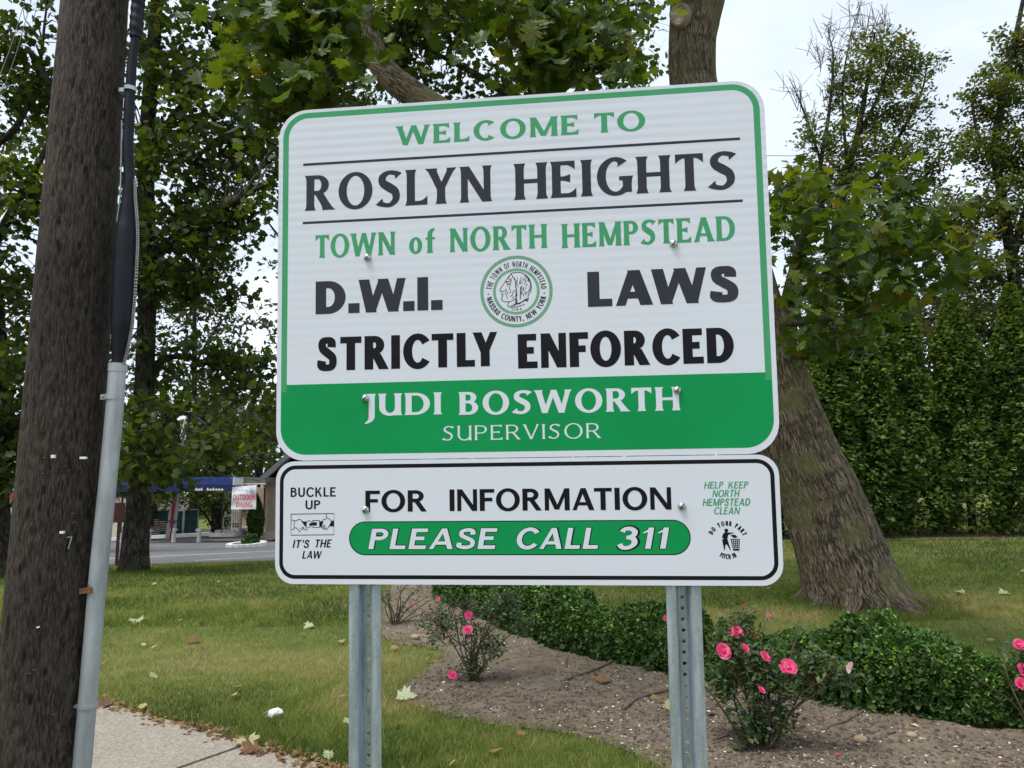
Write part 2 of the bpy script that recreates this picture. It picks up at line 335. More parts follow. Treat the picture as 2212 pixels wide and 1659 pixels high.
def glyph(ch, V, H, F):
    p = Pen(V, H, F); v, h = V/2, H/2
    if ch == 'I': p.stem(v, 0, 1); w = V
    elif ch == 'L': p.stem(v, 0, 1); p.bar(h, v, .56, up=1.2); w = .56
    elif ch in 'EF':
        p.stem(v, 0, 1, f1=1); p.bar(1-h, v, .58, dn=1.1); p.bar(.52, v, .50 if F == 0 else .46, up=.5, dn=.5)
        w = .58
        if ch == 'E': p.bar(h, v, .61, up=1.2); w = .61
    elif ch == 'H': p.stem(v, 0, 1); p.stem(.78-v, 0, 1); p.bar(.5, v, .78-v); w = .78
    elif ch == 'T': p.stem(.34, 0, 1, f1=0); p.bar(1-h, .34, .68, dn=1.2); p.bar(1-h, 0, .34, dn=1.2, side=-1); w = .68
    elif ch == 'O': p.arc(.47, .5, .47, .53, 0, 360, V*1.02, H*.95, 48); w = .94
    elif ch == '0': p.arc(.33, .5, .33, .51, 0, 360, V, H, 40); w = .66
    elif ch == 'C': p.arc(.46, .5, .46, .53, (48 if F else 36), (312 if F else 324), V*1.02, H, 40, fe=3); w = .82
    elif ch == 'G':
        p.arc(.46, .5, .46, .53, 50, 325, V*1.02, H, 40, fe=1); p.stem(.86-v, .06, .50, f0=0); p.bar(.50-h, .55, .86-v); w = .86
    elif ch == 'D': p.stem(v, 0, 1); p.bar(1-h, v, .36); p.bar(h, v, .36); p.arc(.34, .5, .46, .5, -90, 90, V*1.02, H); w = .80
    elif ch in 'PRB':
        yb = .44 if ch != 'B' else .50
        p.stem(v, 0, 1); p.bar(1-h, v, .32); p.bar(yb+h, v, .32); p.arc(.32, (1+yb)/2, .31 if ch != 'B' else .28, (1-yb)/2, -90, 90, V*.95, H*.98); w = .64
        if ch == 'R': p.diag(.36, yb+.03, .70-v*.6, 0, V*1.12, f0=0); w = .75
        if ch == 'B': p.bar(h, v, .33); p.arc(.32, (yb+H*.9)/2, .34, (yb+H*.9)/2, -90, 90, V, H*.98); w = .67
    elif ch == 'S':
        if F: p.ribbon([(.57, .855), (.49, .93), (.29, .955), (.13, .84), (.14, .67), (.31, .54), (.47, .41), (.49, .20), (.33, .045), (.12, .07), (.03, .15)],
                 [H*2.1, H*1.15, H, V*.85, V*1.0, V*1.12, V*1.0, V*.85, H, H*1.15, H*2.2], 44); w = .62
        if not F: p.ribbon([(.60-v*1.1, .70), (.56-v*.8, .86), (.33, 1.01-h), (.02+v*1.0, .86), (.03+v, .66), (.33, .52), (.62-v, .38), (.63-v*1.1, .16), (.33, h-.01), (v*.9, .14), (v, .30)],
                 [V, V*.9, H, V*.85, V*.9, V*.95, V*.9, V*.85, H, V*.9, V], 48); w = .63
    elif ch == 'W':
        p.diag(v, 1, .34, 0, V, f1=0); p.diag(.64, 1, .34, 0, V*.75, f0=0, f1=0); p.diag(.64, 1, .92, 0, V, f0=0, f1=0); p.diag(1.24-v*.8, 1, .92, 0, V*.8, f1=0); w = 1.24
    elif ch == 'V': p.diag(v, 1, .41, 0, V, f1=0); p.diag(.80-v*.8, 1, .41, 0, V*.78, f1=0); w = .80
    elif ch == 'A': p.diag(v*.8, 0, .41, 1, V*.8, f1=0); p.diag(.84-v, 0, .42, 1, V*1.05, f1=0); p.bar(.29, .18, .64, H*.9); w = .84
    elif ch == 'M':
        p.stem(v, 0, 1, V*.85); p.stem(.98-v, 0, 1, V); p.diag(v+.02, 1, .49, .04, V*1.0, f0=0, f1=0); p.diag(.96-v, 1, .49, .04, V*.75, f0=0, f1=0); w = .98
    elif ch == 'N': p.stem(v*.9, 0, 1, V*.82); p.stem(.80-v*.85, 0, 1, V*.82); p.diag(v, 1, .80-v, 0, V*1.05, f0=0, f1=0); w = .80
    elif ch == 'Y': p.stem(.38, 0, .46, f1=0); p.diag(v, 1, .38, .40, V, f1=0); p.diag(.76-v*.8, 1, .38, .40, V*.8, f1=0); w = .76
    elif ch == 'U': p.stem(v, .34, 1, f0=0); p.stem(.72-v, .34, 1, f0=0); p.arc(.36, .36, .36, .38, 180, 360, V, H*1.1); w = .72
    elif ch == 'u': p.stem(v, .34, 1, f0=0); p.stem(.72-v, 0, 1, f0=1); p.arc(.36, .36, .36, .38, 180, 345, V, H*1.1); w = .72
    elif ch == 'K': p.stem(v, 0, 1); p.diag(V*1.1, .42, .66-v, 1, V*.95, f0=0); p.diag(.34, .58, .72-v, 0, V*1.1, f0=0); w = .74
    elif ch == 'j': p.stem(.24, .0, 1, f0=0); p.ribbon([(.24, .03), (.235, -.1), (.17, -.24), (.02, -.36)], [V, V*.98, V*.7, V*.25], 16); p.bar(1-h*.5, .06, .24, H*.55, dn=.6, side=-1); w = .24+v
    elif ch == 'J': p.stem(.5-v, .3, 1, f0=0); p.arc(.25, .3, .25, .32, 180, 360); w = .5
    elif ch == 'o': p.arc(.31, .34, .31, .36, 0, 360, V*.95, H*.9, 36); w = .62
    elif ch == 'f': p.stem(.22, 0, .78, f1=0); p.arc(.42, .76, .20+v, .29, 85, 180, V, H, 16); p.bar(.62, .02, .46, H*.8); w = .50
    elif ch == '.': p.stem(v, 0, V*1.05, V*1.05, 0, 0); w = V
    elif ch == ',': p.stem(v, 0, V, V, 0, 0); p.diag(v+.02, 0, v-.05, -.16, V*.5, 0, 0); w = V
    elif ch == "'": p.diag(v, .66, v+.02, 1, V*.85, 0, 0); w = V
    elif ch == '1': p.stem(.36-v, 0, 1); p.diag(.05, .74, .36-v, .93, V*.7, 0, 0); w = .36
    elif ch == '3': p.ribbon([(.06, .80), (.14, .93), (.32, .95), (.47, .82), (.44, .62), (.24, .53)], [V, H, H, V, H*1.1, H*.9], 24); p.ribbon([(.24, .53), (.46, .47), (.52, .24), (.36, .06), (.15, .06), (.04, .22)], [H*.9, H*1.1, V*1.05, H, H, V], 26); w = .60
    elif ch == '7': p.bar(1-h, 0, .56); p.diag(.49, .95, .2, 0, V, 0, 0); w = .56
    elif ch == '8': p.arc(.3, .75, .25, .26, 0, 360, V*.9, H*.9, 28); p.arc(.3, .27, .3, .29, 0, 360, V*.9, H, 28); w = .6
    elif ch == '4': p.stem(.42, 0, 1); p.diag(.08, .28, .40, .97, V*.6, 0, 0); p.bar(.27, 0, .60, H); w = .6
    else: raise ValueError(ch)
    return p.o, w
KERN = {('L', 'Y'): -.16, ('L', 'T'): -.1, ('A', 'W'): -.1, ('L', 'A'): .0, ('R', 'T'): -.05, ('F', 'O'): -.04, ('P', 'A'): -.08, ('A', 'T'): -.1, ('T', 'A'): -.1, ('W', 'A'): -.08,
        ('R', 'D'): 0, ('.', 'W'): -.10, ('W', '.'): -.14, ('T', 'E'): .0, ('A', 'L'): 0, ('E', 'A'): 0, ('S', 'L'): .02, ('R', 'V'): -.05, ('L', 'L'): .0, ('Y', 'N'): 0, ('C', 'T'): -.02, ('T', 'O'): -.06, ('O', 'W'): -.06, ('B', 'O'): 0}
SGN = {}   # sheet level of each mesh under way
def put(mb, strips, fx, z, mi=0):
    for i, (A, B) in enumerate(strips):
        a, b = fx(A), fx(B); n = len(a); zz = z+.000008*((mb.n//2) % 13)
        V = np.vstack([np.c_[a[:, 0], np.full(n, -zz), a[:, 1]], np.c_[b[:, 0], np.full(n, -zz), b[:, 1]]])
        k = np.arange(n-1); mb.add(V, np.stack([k, k+1, k+1+n, k+n], 1), mi=mi)
def word(mb, txt, u0, u1, vbase, cap, V=.2, H=.14, F=0., trk=.1, z=.00032, slant=0., fat=0., mi=0, size={}):
    """u0..u1 ink extent in mm, vbase baseline below the top of the sign, cap height in mm"""
    gl = []; x = 0
    nat = (u1-u0)/cap
    # condense factor found so stems keep their width
    tot = lambda: sum(glyph(c, V, H, F)[1] for c in txt)+sum(trk+KERN.get((a, b), 0) for a, b in zip(txt, txt[1:]))
    s = nat/tot()
    for i, c in enumerate(txt):
        st, wd = glyph(c, (V+fat)/s if s < 1 else (V+fat)*.5+(V+fat)*.5/s, H+fat, F)
        if fat and c != ' ': pass
        st0, wd0 = glyph(c, V/s if s < 1 else V*.5+V*.5/s, H, F)
        gl.append((st, x-(wd-wd0)/2, c)); x += wd0+trk*1.0+(KERN.get((c, txt[i+1]), 0) if i+1 < len(txt) else 0)
    W = x-trk; k = (u1-u0)/1000/W; cp = cap/1000
    for st, xo, c in gl:
        sc, dy = size.get(c, (1, 0))
        f = lambda A: np.c_[u0/1000+(A[:, 0]*sc*1.0+xo)*k+A[:, 1]*sc*slant*cp, VZ-vbase/1000+(A[:, 1]*sc+dy)*cp]
        put(mb, st, f, z, mi)
def arctext(mb, txt, cu, cv, r, a0, a1, cap, V, H, z=.00032, inward=True, wf=.62, word_gap=.45, mi=0):
    """text between the angles a0 and a1 (deg, counter-clockwise from +u)"""
    ws = []; x = 0
    for c in txt:
        if c == ' ': x += word_gap; continue
        st, wd = glyph(c, V/wf, H, 0); ws.append((st, x+wd*wf/2, wd)); x += wd*wf+.13
    W = x-.13; A0, A1 = R_(a0), R_(a1)
    for st, xc, wd in ws:
        a = A0+(A1-A0)*xc/W
        if inward: ux = np.array([math.sin(a), -math.cos(a)]); uy = np.array([math.cos(a), math.sin(a)]); rr = r
        else: ux = np.array([-math.sin(a), math.cos(a)]); uy = np.array([-math.cos(a), -math.sin(a)]); rr = r
        base = np.array([cu, VZ*1000-cv])+np.array([math.cos(a), math.sin(a)])*rr
        kk = abs(A1-A0)*r/W
        f = lambda Q, wd=wd, ux=ux, uy=uy, base=base: (base+np.outer((Q[:, 0]-wd/2)*wf*min(kk, cap*1.3), ux)+np.outer(Q[:, 1]*cap, uy))/1000
        put(mb, st, f, z, mi)
def roundrect(u0, u1, v0, v1, r, n=9):
    """outline in mm, counter-clockwise seen from the front; v down"""
    P = []
    for cu, cv, a0 in ((u1-r, v0+r, 0), (u0+r, v0+r, 90), (u0+r, v1-r, 180), (u1-r, v1-r, 270)):
        for a in np.radians(np.linspace(a0, a0+90, n)): P.append((cu+r*math.cos(a), cv-r*math.sin(a)))
    return np.array(P)
def s3(P, z): return np.c_[P[:, 0]/1000, np.full(len(P), -z), VZ-P[:, 1]/1000]
def disc(mb, P, z, mi=0, c=None):
    c = P.mean(0) if c is None else np.array(c); V = np.vstack([s3(P, z), s3(np.array([c]), z)]); n = len(P); k = np.arange(n)
    mb.add(V, np.stack([k, (k+1) % n, np.full(n, n)], 1), mi=mi)
def ring(mb, P, Q, z, mi=0):
    n = len(P); k = np.arange(n); V = np.vstack([s3(P, z), s3(Q, z)]); mb.add(V, np.stack([k, (k+1) % n, (k+1) % n+n, k+n], 1), mi=mi)
def slab(mb, P, z0, z1, mi=0):
    """plate with the outline P between the sheet levels z0 (back) and z1 (front)"""
    disc(mb, P, z1, mi); n = len(P); k = np.arange(n); V = np.vstack([s3(P, z1), s3(P, z0)])
    mb.add(V, np.stack([k, k+n, (k+1) % n+n, (k+1) % n], 1), mi=1); V2 = np.vstack([s3(P, z0), s3(P.mean(0)[None], z0)])
    mb.add(V2, np.stack([(k+1) % n, k, np.full(n, n)], 1), mi=1)
def poly(mb, pts, z, mi=0):
    """filled simple polygon, ear clipping"""
    P = [np.array(q, float) for q in pts]; A = sum(P[i][0]*P[(i+1) % len(P)][1]-P[(i+1) % len(P)][0]*P[i][1] for i in range(len(P)))
    idx = list(range(len(P)));
    if A < 0: idx.reverse()
    cr2 = lambda a, b, c: (b[0]-a[0])*(c[1]-a[1])-(b[1]-a[1])*(c[0]-a[0])
    T = []; guard = 0
    while len(idx) > 3 and guard < 2000:
        guard += 1
        for i in range(len(idx)):
            a, b, c = idx[i-1], idx[i], idx[(i+1) % len(idx)]
            if cr2(P[a], P[b], P[c]) <= 0: continue
            if any(cr2(P[a], P[b], P[q]) >= 0 and cr2(P[b], P[c], P[q]) >= 0 and cr2(P[c], P[a], P[q]) >= 0 for q in idx if q not in (a, b, c)): continue
            T.append((a, b, c)); idx.pop(i); break
        else: break
    if len(idx) >= 3: T.append(tuple(idx[:3]))
    mb.add(s3(np.array(P), z), T, mi=mi)
def line(mb, pts, w, z, mi=0, curve=True, n=None, taper=None):
    P = np.array(pts, float)
    if curve and len(P) > 2: P = catmull(np.c_[P, np.zeros(len(P))], n or len(P)*5)[:, :2]
    T = unit(np.gradient(P, axis=0)); N = np.c_[-T[:, 1], T[:, 0]]; W = np.full(len(P), w/2.)
    if taper: W = W*np.interp(np.linspace(0, 1, len(P)), np.linspace(0, 1, len(taper)), taper)
    zz = z+.000008*((mb.n//3) % 13)
    A = s3(P+N*W[:, None], zz); B = s3(P-N*W[:, None], zz); k = np.arange(len(P)-1); n = len(P)
    mb.add(np.vstack([A, B]), np.stack([k, k+1, k+1+n, k+n], 1), mi=mi)

# ------------------------------------------------------------------ THE SIGN (pose found from its corners)
VZ = 2.30          # height of the top edge above the sign's base, in the sign's own upright axis
RS = np.array([[0.9937996860736038, 0.01661273932137995, 0.10993725870807633], [-0.025545823873997946, 0.9964390178571648, 0.08035355981191873], [-0.1082108813502843, -0.08266378036412804, 0.9906851692507089]])
TS = np.array([0.001631857702973, -0.7219781518186954, 1.8540048976735117])
CW = np.stack([RT, -UP, FW], 1)
SX = CW@RS[:, 0]; SZ = -(CW@RS[:, 1]); SY = CW@RS[:, 2]; ST = EYE+CW@TS; SO = ST-SZ*VZ
sign = empty('town_sign', (0, 0, 0), 'large white and green welcome sign with information panel below on two galvanised posts', 'sign')
sign.matrix_world = Matrix(((SX[0], SY[0], SZ[0], SO[0]), (SX[1], SY[1], SZ[1], SO[1]), (SX[2], SY[2], SZ[2], SO[2]), (0, 0, 0, 1)))
M['alu'] = mat('aluminium_edge', (.42, .42, .44), .5, .6)
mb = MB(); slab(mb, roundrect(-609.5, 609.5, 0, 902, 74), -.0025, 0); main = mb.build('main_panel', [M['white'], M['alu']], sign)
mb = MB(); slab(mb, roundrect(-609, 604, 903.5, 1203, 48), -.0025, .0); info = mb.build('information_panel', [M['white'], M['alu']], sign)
# main panel: border, green field
mb = MB(); ring(mb, roundrect(-598, 598, 8, 887.5, 66, 12), roundrect(-583, 583, 22.5, 873, 51, 12), .00012); mb.build('green_border', M['green_pale'], main)
mb = MB(); Pf = roundrect(-597.6, 597.6, 712, 887, 66, 12)
Pf = Pf[24:]; Pf = np.vstack([[(-583, 712)], [(-583, 730)], [(-597.6, 730.2)], Pf[:0], Pf, [(597.6, 730.2)], [(583, 730)], [(583, 712)]])
mb = MB()
poly(mb, Pf[::-1], .0002); mb.build('green_field', M['green'], main)
mb = MB(); mb2 = MB()
for v_ in (145.2, 298.4):
    mb = MB(); line(mb, [(-544, v_), (549, v_)], 6.6, .00016, curve=False); mb.build('ruled_line', M['charcoal'], main)
FR = dict(F=1.0)
def lettering(words, m, parent, **k):
    for wd in words:
        b = MB(); word(b, *wd[:5], **k); b.build('lettering', m, parent)
lettering([('WELCOME', -298, 162, 109.5, 50), ('TO', 201, 325, 109, 50)], M['green_pale'], main, V=.235, H=.125, F=1, trk=.16)
lettering([('ROSLYN', -535, -59, 267, 92), ('HEIGHTS', 3, 535, 267.5, 92)], M['charcoal'], main, V=.225, H=.115, F=1, trk=.15)
lettering([('TOWN', -510, -304, 391, 59), ('of', -267, -199, 391, 60), ('NORTH', -162.5, 77.5, 391.5, 60), ('HEMPSTEAD', 116, 528, 394, 60)], M['green_pale'], main, V=.20, H=.115, F=1, trk=.14)
lettering([('D.W.I.', -509, -184, 535.5, 84), ('LAWS', 174.5, 531, 542, 86)], M['charcoal'], main, V=.30, H=.215, F=0, trk=.08)
lettering([('STRICTLY', -503, -48, 679, 84), ('ENFORCED', 2, 514, 687, 84)], M['black'], main, V=.265, H=.195, F=0, trk=.10)
lettering([('jUDI'.replace('U', 'u'), -382, -190, 794, 54), ('BOSWORTH', -143, 383, 796.5, 55.5)], M['white'], main, V=.235, H=.12, F=1, trk=.15, z=.0005)
lettering([('SuPERVISOR', -186.5, 198, 858.5, 35.5)], M['white'], main, V=.125, H=.075, F=1, trk=.20, z=.0005)
# seal
SC, SU, SV = .1285, .6, 496.7
def sp_(x, y): u = (x-980)*SC; v = (y-840)*SC; c_, s_ = math.cos(R_(2.6)), math.sin(R_(2.6)); return (SU+u*c_-v*s_, SV+u*s_+v*c_)
circ = lambda r, n=72: np.array([(SU+r*math.cos(a), SV-r*math.sin(a)) for a in np.linspace(0, 2*math.pi, n, endpoint=False)])
seal = MB(); ring(seal, circ(88.2), circ(82.0), .00016, 0); ring(seal, circ(56.6), circ(51.6), .00016, 0)
seal_o = seal.build('town_seal', [M['seal_green']], main)
b = MB()
for k in range(88):
    a = 2*math.pi*k/88; pts = []
    for q, rr in ((-1, 88.6), (-.35, 86.4), (.35, 83.8), (1, 81.6)): aa = a+q*.042; pts.append((SU+rr*math.cos(aa), SV-rr*math.sin(aa)))
    line(b, pts, 1.0, .0003, n=7)
for k in range(60):
    a = 2*math.pi*k/60; line(b, [(SU+56.2*math.cos(a), SV-56.2*math.sin(a)), (SU+52*math.cos(a+.05), SV-52*math.sin(a+.05))], .7, .0003, curve=False)
line(b, circ(88.6)[list(range(72))+[0, 1]], .7, .0003, n=200); line(b, circ(81.7)[list(range(72))+[0, 1]], .7, .0003, n=200)
line(b, circ(57)[list(range(72))+[0, 1]], .7, .0003, n=200); line(b, circ(51.4)[list(range(72))+[0, 1]], .7, .0003, n=200)
for a in (178+5.5, -2.5-3.5):
    st = []
    for i in range(10):
        rr = 3.4 if i % 2 == 0 else 1.4; t = R_(90+36*i); st.append((SU+69*math.cos(R_(a))+rr*math.cos(t), SV-69*math.sin(R_(a))-rr*math.sin(t)))
    poly(b, st, .0003)
b.build('rope_ring', M['seal_dark'], seal_o)
b = MB()
arctext(b, 'THE TOWN OF NORTH HEMPSTEAD', SU, SV, 61.2, 173.5, 3.0, 13.6, .15, .13, inward=True, wf=.62)
arctext(b, 'NASSAU COUNTY, NEW YORK', SU, SV, 75.2, 190.5, 348.0, 13.6, .15, .13, inward=False, wf=.62)
b.build('seal_lettering', M['black'], seal_o)
b = MB(); FT = 1.15
W_ = lambda pts, w=8, **k: line(b, [sp_(*q) for q in pts], w*SC*1.3, .0003, **k)
W_([(870, 500), (835, 540), (800, 590), (768, 645), (740, 690), (705, 740), (672, 800), (668, 828), (690, 842), (708, 845)], 9)
W_([(690, 842), (740, 838), (775, 822), (780, 800), (765, 792)], 7); W_([(708, 850), (700, 880), (715, 900), (752, 900)], 7); W_([(715, 900), (704, 925), (718, 945), (705, 975), (705, 1005), (735, 1030), (780, 1042), (850, 1040), (915, 1018), (965, 985)], 9)
W_([(870, 495), (920, 478), (1010, 470), (1090, 490), (1160, 540), (1215, 600), (1250, 670), (1265, 750), (1255, 830), (1230, 880), (1205, 925), (1215, 970), (1190, 1030)], 10)
W_([(870, 500), (895, 545), (935, 600), (962, 660), (965, 720), (980, 790), (972, 850), (1000, 910), (975, 960), (1000, 1020), (985, 1075)], 9)
W_([(895, 540), (960, 625)], 12, curve=False); W_([(845, 1042), (828, 1090), (826, 1130), (870, 1143), (960, 1140), (1060, 1120), (1150, 1090)], 9)
for pts, w_ in (([(770, 650), (820, 650), (890, 662)], 9), ([(780, 662), (812, 700), (800, 742)], 9), ([(815, 690), (870, 700)], 8), ([(825, 700), (845, 715), (880, 705)], 7), ([(862, 735), (838, 770), (862, 820), (866, 880)], 8),
               ([(765, 862), (790, 900), (800, 940), (822, 970)], 8), ([(790, 815), (805, 850), (828, 893)], 8), ([(940, 815), (915, 870), (905, 915), (865, 938)], 9), ([(935, 935), (920, 965), (900, 975)], 8),
               ([(830, 560), (835, 600), (865, 610), (890, 590)], 8), ([(845, 625), (885, 632)], 8), ([(825, 570), (850, 550)], 7)): W_(pts, w_)
rs = np.random.default_rng(3)
for k in range(12): y_ = 790+k*26; W_([(965, y_), (985+8*(k % 2), y_+12), (968, y_+24)], 8)
for k in range(9): y_ = 770+k*27; W_([(1075, y_-20), (1052, y_-6), (1070, y_+10)], 7)
for k in range(70):
    x_ = rs.uniform(955, 1225); y_ = rs.uniform(515, 900); dx = (x_-1040)/220
    if (x_-1040)**2/210**2+(y_-700)**2/235**2 > 1 or (x_ < 1060 and y_ > 730): continue
    W_([(x_, y_), (x_+dx*10+6, y_+28), (x_+dx*4, y_+rs.uniform(40, 62))], rs.uniform(4, 9), taper=[.4, 1, .3])
for k in range(26): t = k/25; a = R_(62-120*t); W_([(1040+222*math.cos(a), 712-230*math.sin(a)), (1040+200*math.cos(a), 712-206*math.sin(a)+6)], 8, curve=False)
for k in range(9): W_([(990+k*6, 1075+k*2), (1090+k*8, 1040-k*3), (1190+(k % 3)*8, 960+k*10)], 7, taper=[.3, 1, .6])
W_([(870, 1128), (930, 1105), (985, 1070), (1040, 1075)], 9); W_([(930, 1128), (960, 1100), (1020, 1085)], 8)
b.build('profile_portrait', M['black'], seal_o)
b = MB()
VZs = VZ
word(b, '1784', SU-13.5, SU+12.5, SV+47.5, 6.6, V=.16, H=.1, F=1, trk=.22); b.build('date_lettering', M['black'], seal_o)
# information panel
mb = MB(); ring(mb, roundrect(-598.5, 593.5, 913.5, 1190.5, 40, 12), roundrect(-589, 584, 923, 1181, 31, 12), .00012); mb.build('black_border', M['black'], info)
lettering([('BUCKLE', -570.5, -454.6, 991, 23), ('UP', -532, -494, 1021.5, 22)], M['black'], info, V=.19, H=.155, F=0, trk=.14)
lettering([('FOR', -380, -226.5, 1029, 51.5), ('INFORMATION', -170.5, 357, 1028.5, 52)], M['black'], info, V=.215, H=.165, F=0, trk=.10)
mb = MB(); P0 = roundrect(-421, 398.5, 1052, 1133.5, 40.7, 16); P1 = roundrect(-418.5, 396, 1054.4, 1131, 38.2, 16)
disc(mb, P0, .0001, 0); disc(mb, P1, .0002, 1)
pill = mb.build('green_pill', [M['black'], M['green']], info)
call = [('PLEASE', -372.5, -62, 1118.7, 49), ('CALL', -13, 182, 1118.7, 49), ('311', 229, 340, 1118.7, 49)]
lettering([(t, a-1.5, b_+1.5, c_+1.6, d_+3.2) for t, a, b_, c_, d_ in call], M['black'], pill, V=.265, H=.23, F=0, trk=.06, z=.00032, slant=.2)
lettering(call, M['white'], pill, V=.215, H=.175, F=0, trk=.125, z=.0006, slant=.2)
lettering([("IT'S", -564.5, -524, 1115.5, 19.5), ('THE', -509, -468, 1114.5, 19.5), ('LAW', -540, -493, 1141.3, 18.5)], M['black'], info, V=.19, H=.155, F=0, trk=.14, slant=.2)
lettering([('HELP', 432.6, 475.5, 980.7, 16), ('KEEP', 487.5, 532, 981, 16), ('NORTH', 451, 511, 1000.3, 16), ('HEMPSTEAD', 428, 535, 1020.8, 17), ('CLEAN', 452.5, 510, 1040.2, 16.5)], M['green_pale'], info, V=.17, H=.14, F=0, trk=.12, slant=.2)
b = MB(); au, av = 482, 1104
arctext(b, 'DO YOUR PART', au, av, 37.5, 154, 22, 11, .21, .17, inward=True, wf=.62, word_gap=.42)
b.build('lettering', M['black'], info); b = MB(); arctext(b, 'PITCH IN', au, av+2, 36.5, 236, 302, 11, .21, .17, inward=False, wf=.62, word_gap=.42); b.build('lettering', M['black'], info)
def tp(x, y): return (432.6+(x-310)*.1462, 980.2+(y-300)*.1536)
b = MB()
poly(b, [tp(632+30*math.cos(t), 933-30*math.sin(t)) for t in np.linspace(0, 2*math.pi, 16, endpoint=False)], .0003)
poly(b, [tp(*q) for q in ((605, 962), (650, 962), (690, 962), (748, 962), (738, 972), (700, 985), (668, 995), (655, 1010), (645, 1060), (690, 1222), (682, 1230), (640, 1150), (622, 1135), (610, 1150), (598, 1228), (588, 1226), (566, 1100), (564, 1062), (592, 1058), (590, 1048), (562, 1046), (572, 1000), (590, 972))], .0003)
poly(b, [tp(*q) for q in ((705, 998), (765, 996), (803, 1030), (765, 1042), (740, 1040), (722, 1025), (700, 1015))], .0003)
L4 = lambda t, s: (692+(834-692)*s+(728-692)*t*(1-s)+(822-834)*t*s, 1056+(1232-1056)*t)
for t0, t1 in ((0, .06), (.19, .24), (.36, .41), (.52, .57), (.68, .73), (.86, 1)): poly(b, [tp(*L4(t0, 0)), tp(*L4(t0, 1)), tp(*L4(t1, 1)), tp(*L4(t1, 0))], .00033)
for k in range(5): s0 = k/4*.9; poly(b, [tp(*L4(0, s0)), tp(*L4(0, s0+.1)), tp(*L4(1, s0+.1)), tp(*L4(1, s0))], .0003+.00002)
b.build('litter_pictogram', M['black'], info)
def bp(x, y): return (-569.3+(x-335)/665*110.6, 1032.3+(y-683+(x-335)*.014)/332*52.0)
b = MB(); w_ = 1.5
line(b, [bp(337, 688), bp(997, 674), bp(997, 1002), bp(337, 1016), bp(337, 688), bp(400, 686.7)], 1.8, .0003, curve=False)
for pts in ([(345, 782), (378, 782), (390, 795), (384, 850), (388, 905), (375, 925), (345, 930)], [(390, 797), (425, 788), (465, 765), (500, 785), (525, 830), (580, 905), (582, 928), (565, 935), (540, 912), (520, 885)], [(388, 900), (425, 905), (455, 940), (475, 958), (488, 945)],
            [(480, 905), (505, 925), (522, 930)], [(505, 890), (530, 915)], [(885, 680), (876, 715), (888, 735)], [(888, 735), (925, 760), (965, 790)], [(888, 735), (865, 765), (835, 770), (815, 790)], [(960, 790), (935, 850), (900, 905), (880, 922), (862, 915), (880, 885)],
            [(815, 860), (803, 885), (815, 898), (845, 850)], [(838, 912), (862, 850)], [(822, 905), (836, 915), (850, 905)], [(575, 880), (572, 830), (598, 790), (640, 800), (662, 830), (655, 860), (625, 885), (595, 900)]): line(b, [bp(*q) for q in pts], w_, .0003)
poly(b, [bp(*q) for q in ((490, 795), (540, 802), (580, 800), (572, 830), (575, 875), (560, 868), (530, 835))], .00033)
poly(b, [bp(*q) for q in ((622, 835), (650, 820), (662, 840), (655, 865), (620, 858), (608, 848))], .00034)
line(b, [bp(672, 785), bp(775, 785), bp(778, 890), bp(672, 893), bp(672, 785), bp(690, 785)], 2, .0003, curve=False)
poly(b, [bp(*q) for q in ((676, 812), (735, 812), (735, 862), (676, 862))], .00033)
poly(b, [bp(*q) for q in ((778, 795), (838, 795), (815, 860), (790, 888), (778, 885))], .00033)
poly(b, [bp(*q) for q in ((965, 792), (994, 778), (994, 874), (930, 874))], .00033)
b.build('buckle_pictogram', M['black'], info)
# bolts
def bolt(u, v_, parent):
    b = MB(); prof = [(0.0, .0075), (.004, .0072), (.0075, .0055), (.0092, .0025), (.0095, .0)]
    th = np.linspace(0, 2*np.pi, 20, endpoint=False); V = np.array([[u/1000+r*math.cos(t), -(.001+z_), VZ-v_/1000+r*math.sin(t)] for r, z_ in prof for t in th])
    b.add(V, [(i*20+j, i*20+(j+1) % 20, (i+1)*20+(j+1) % 20, (i+1)*20+j) for i in range(4) for j in range(20)], smooth=True)
    a = .9; d = np.array([math.cos(a), 0, math.sin(a)]); c0 = np.array([u/1000, -.0085, VZ-v_/1000]); b.obox(c0-d*.007, c0+d*.007, .0022, .001, mi=1)
    b.build('bolt', [M['steel'], M['black']], parent)
for q in ((-373.8, 396), (383, 396), (-379.4, 750.4), (379.6, 749)): bolt(*q, main)
for q in ((-379.1, 1024), (380.7, 1021)): bolt(*q, info)
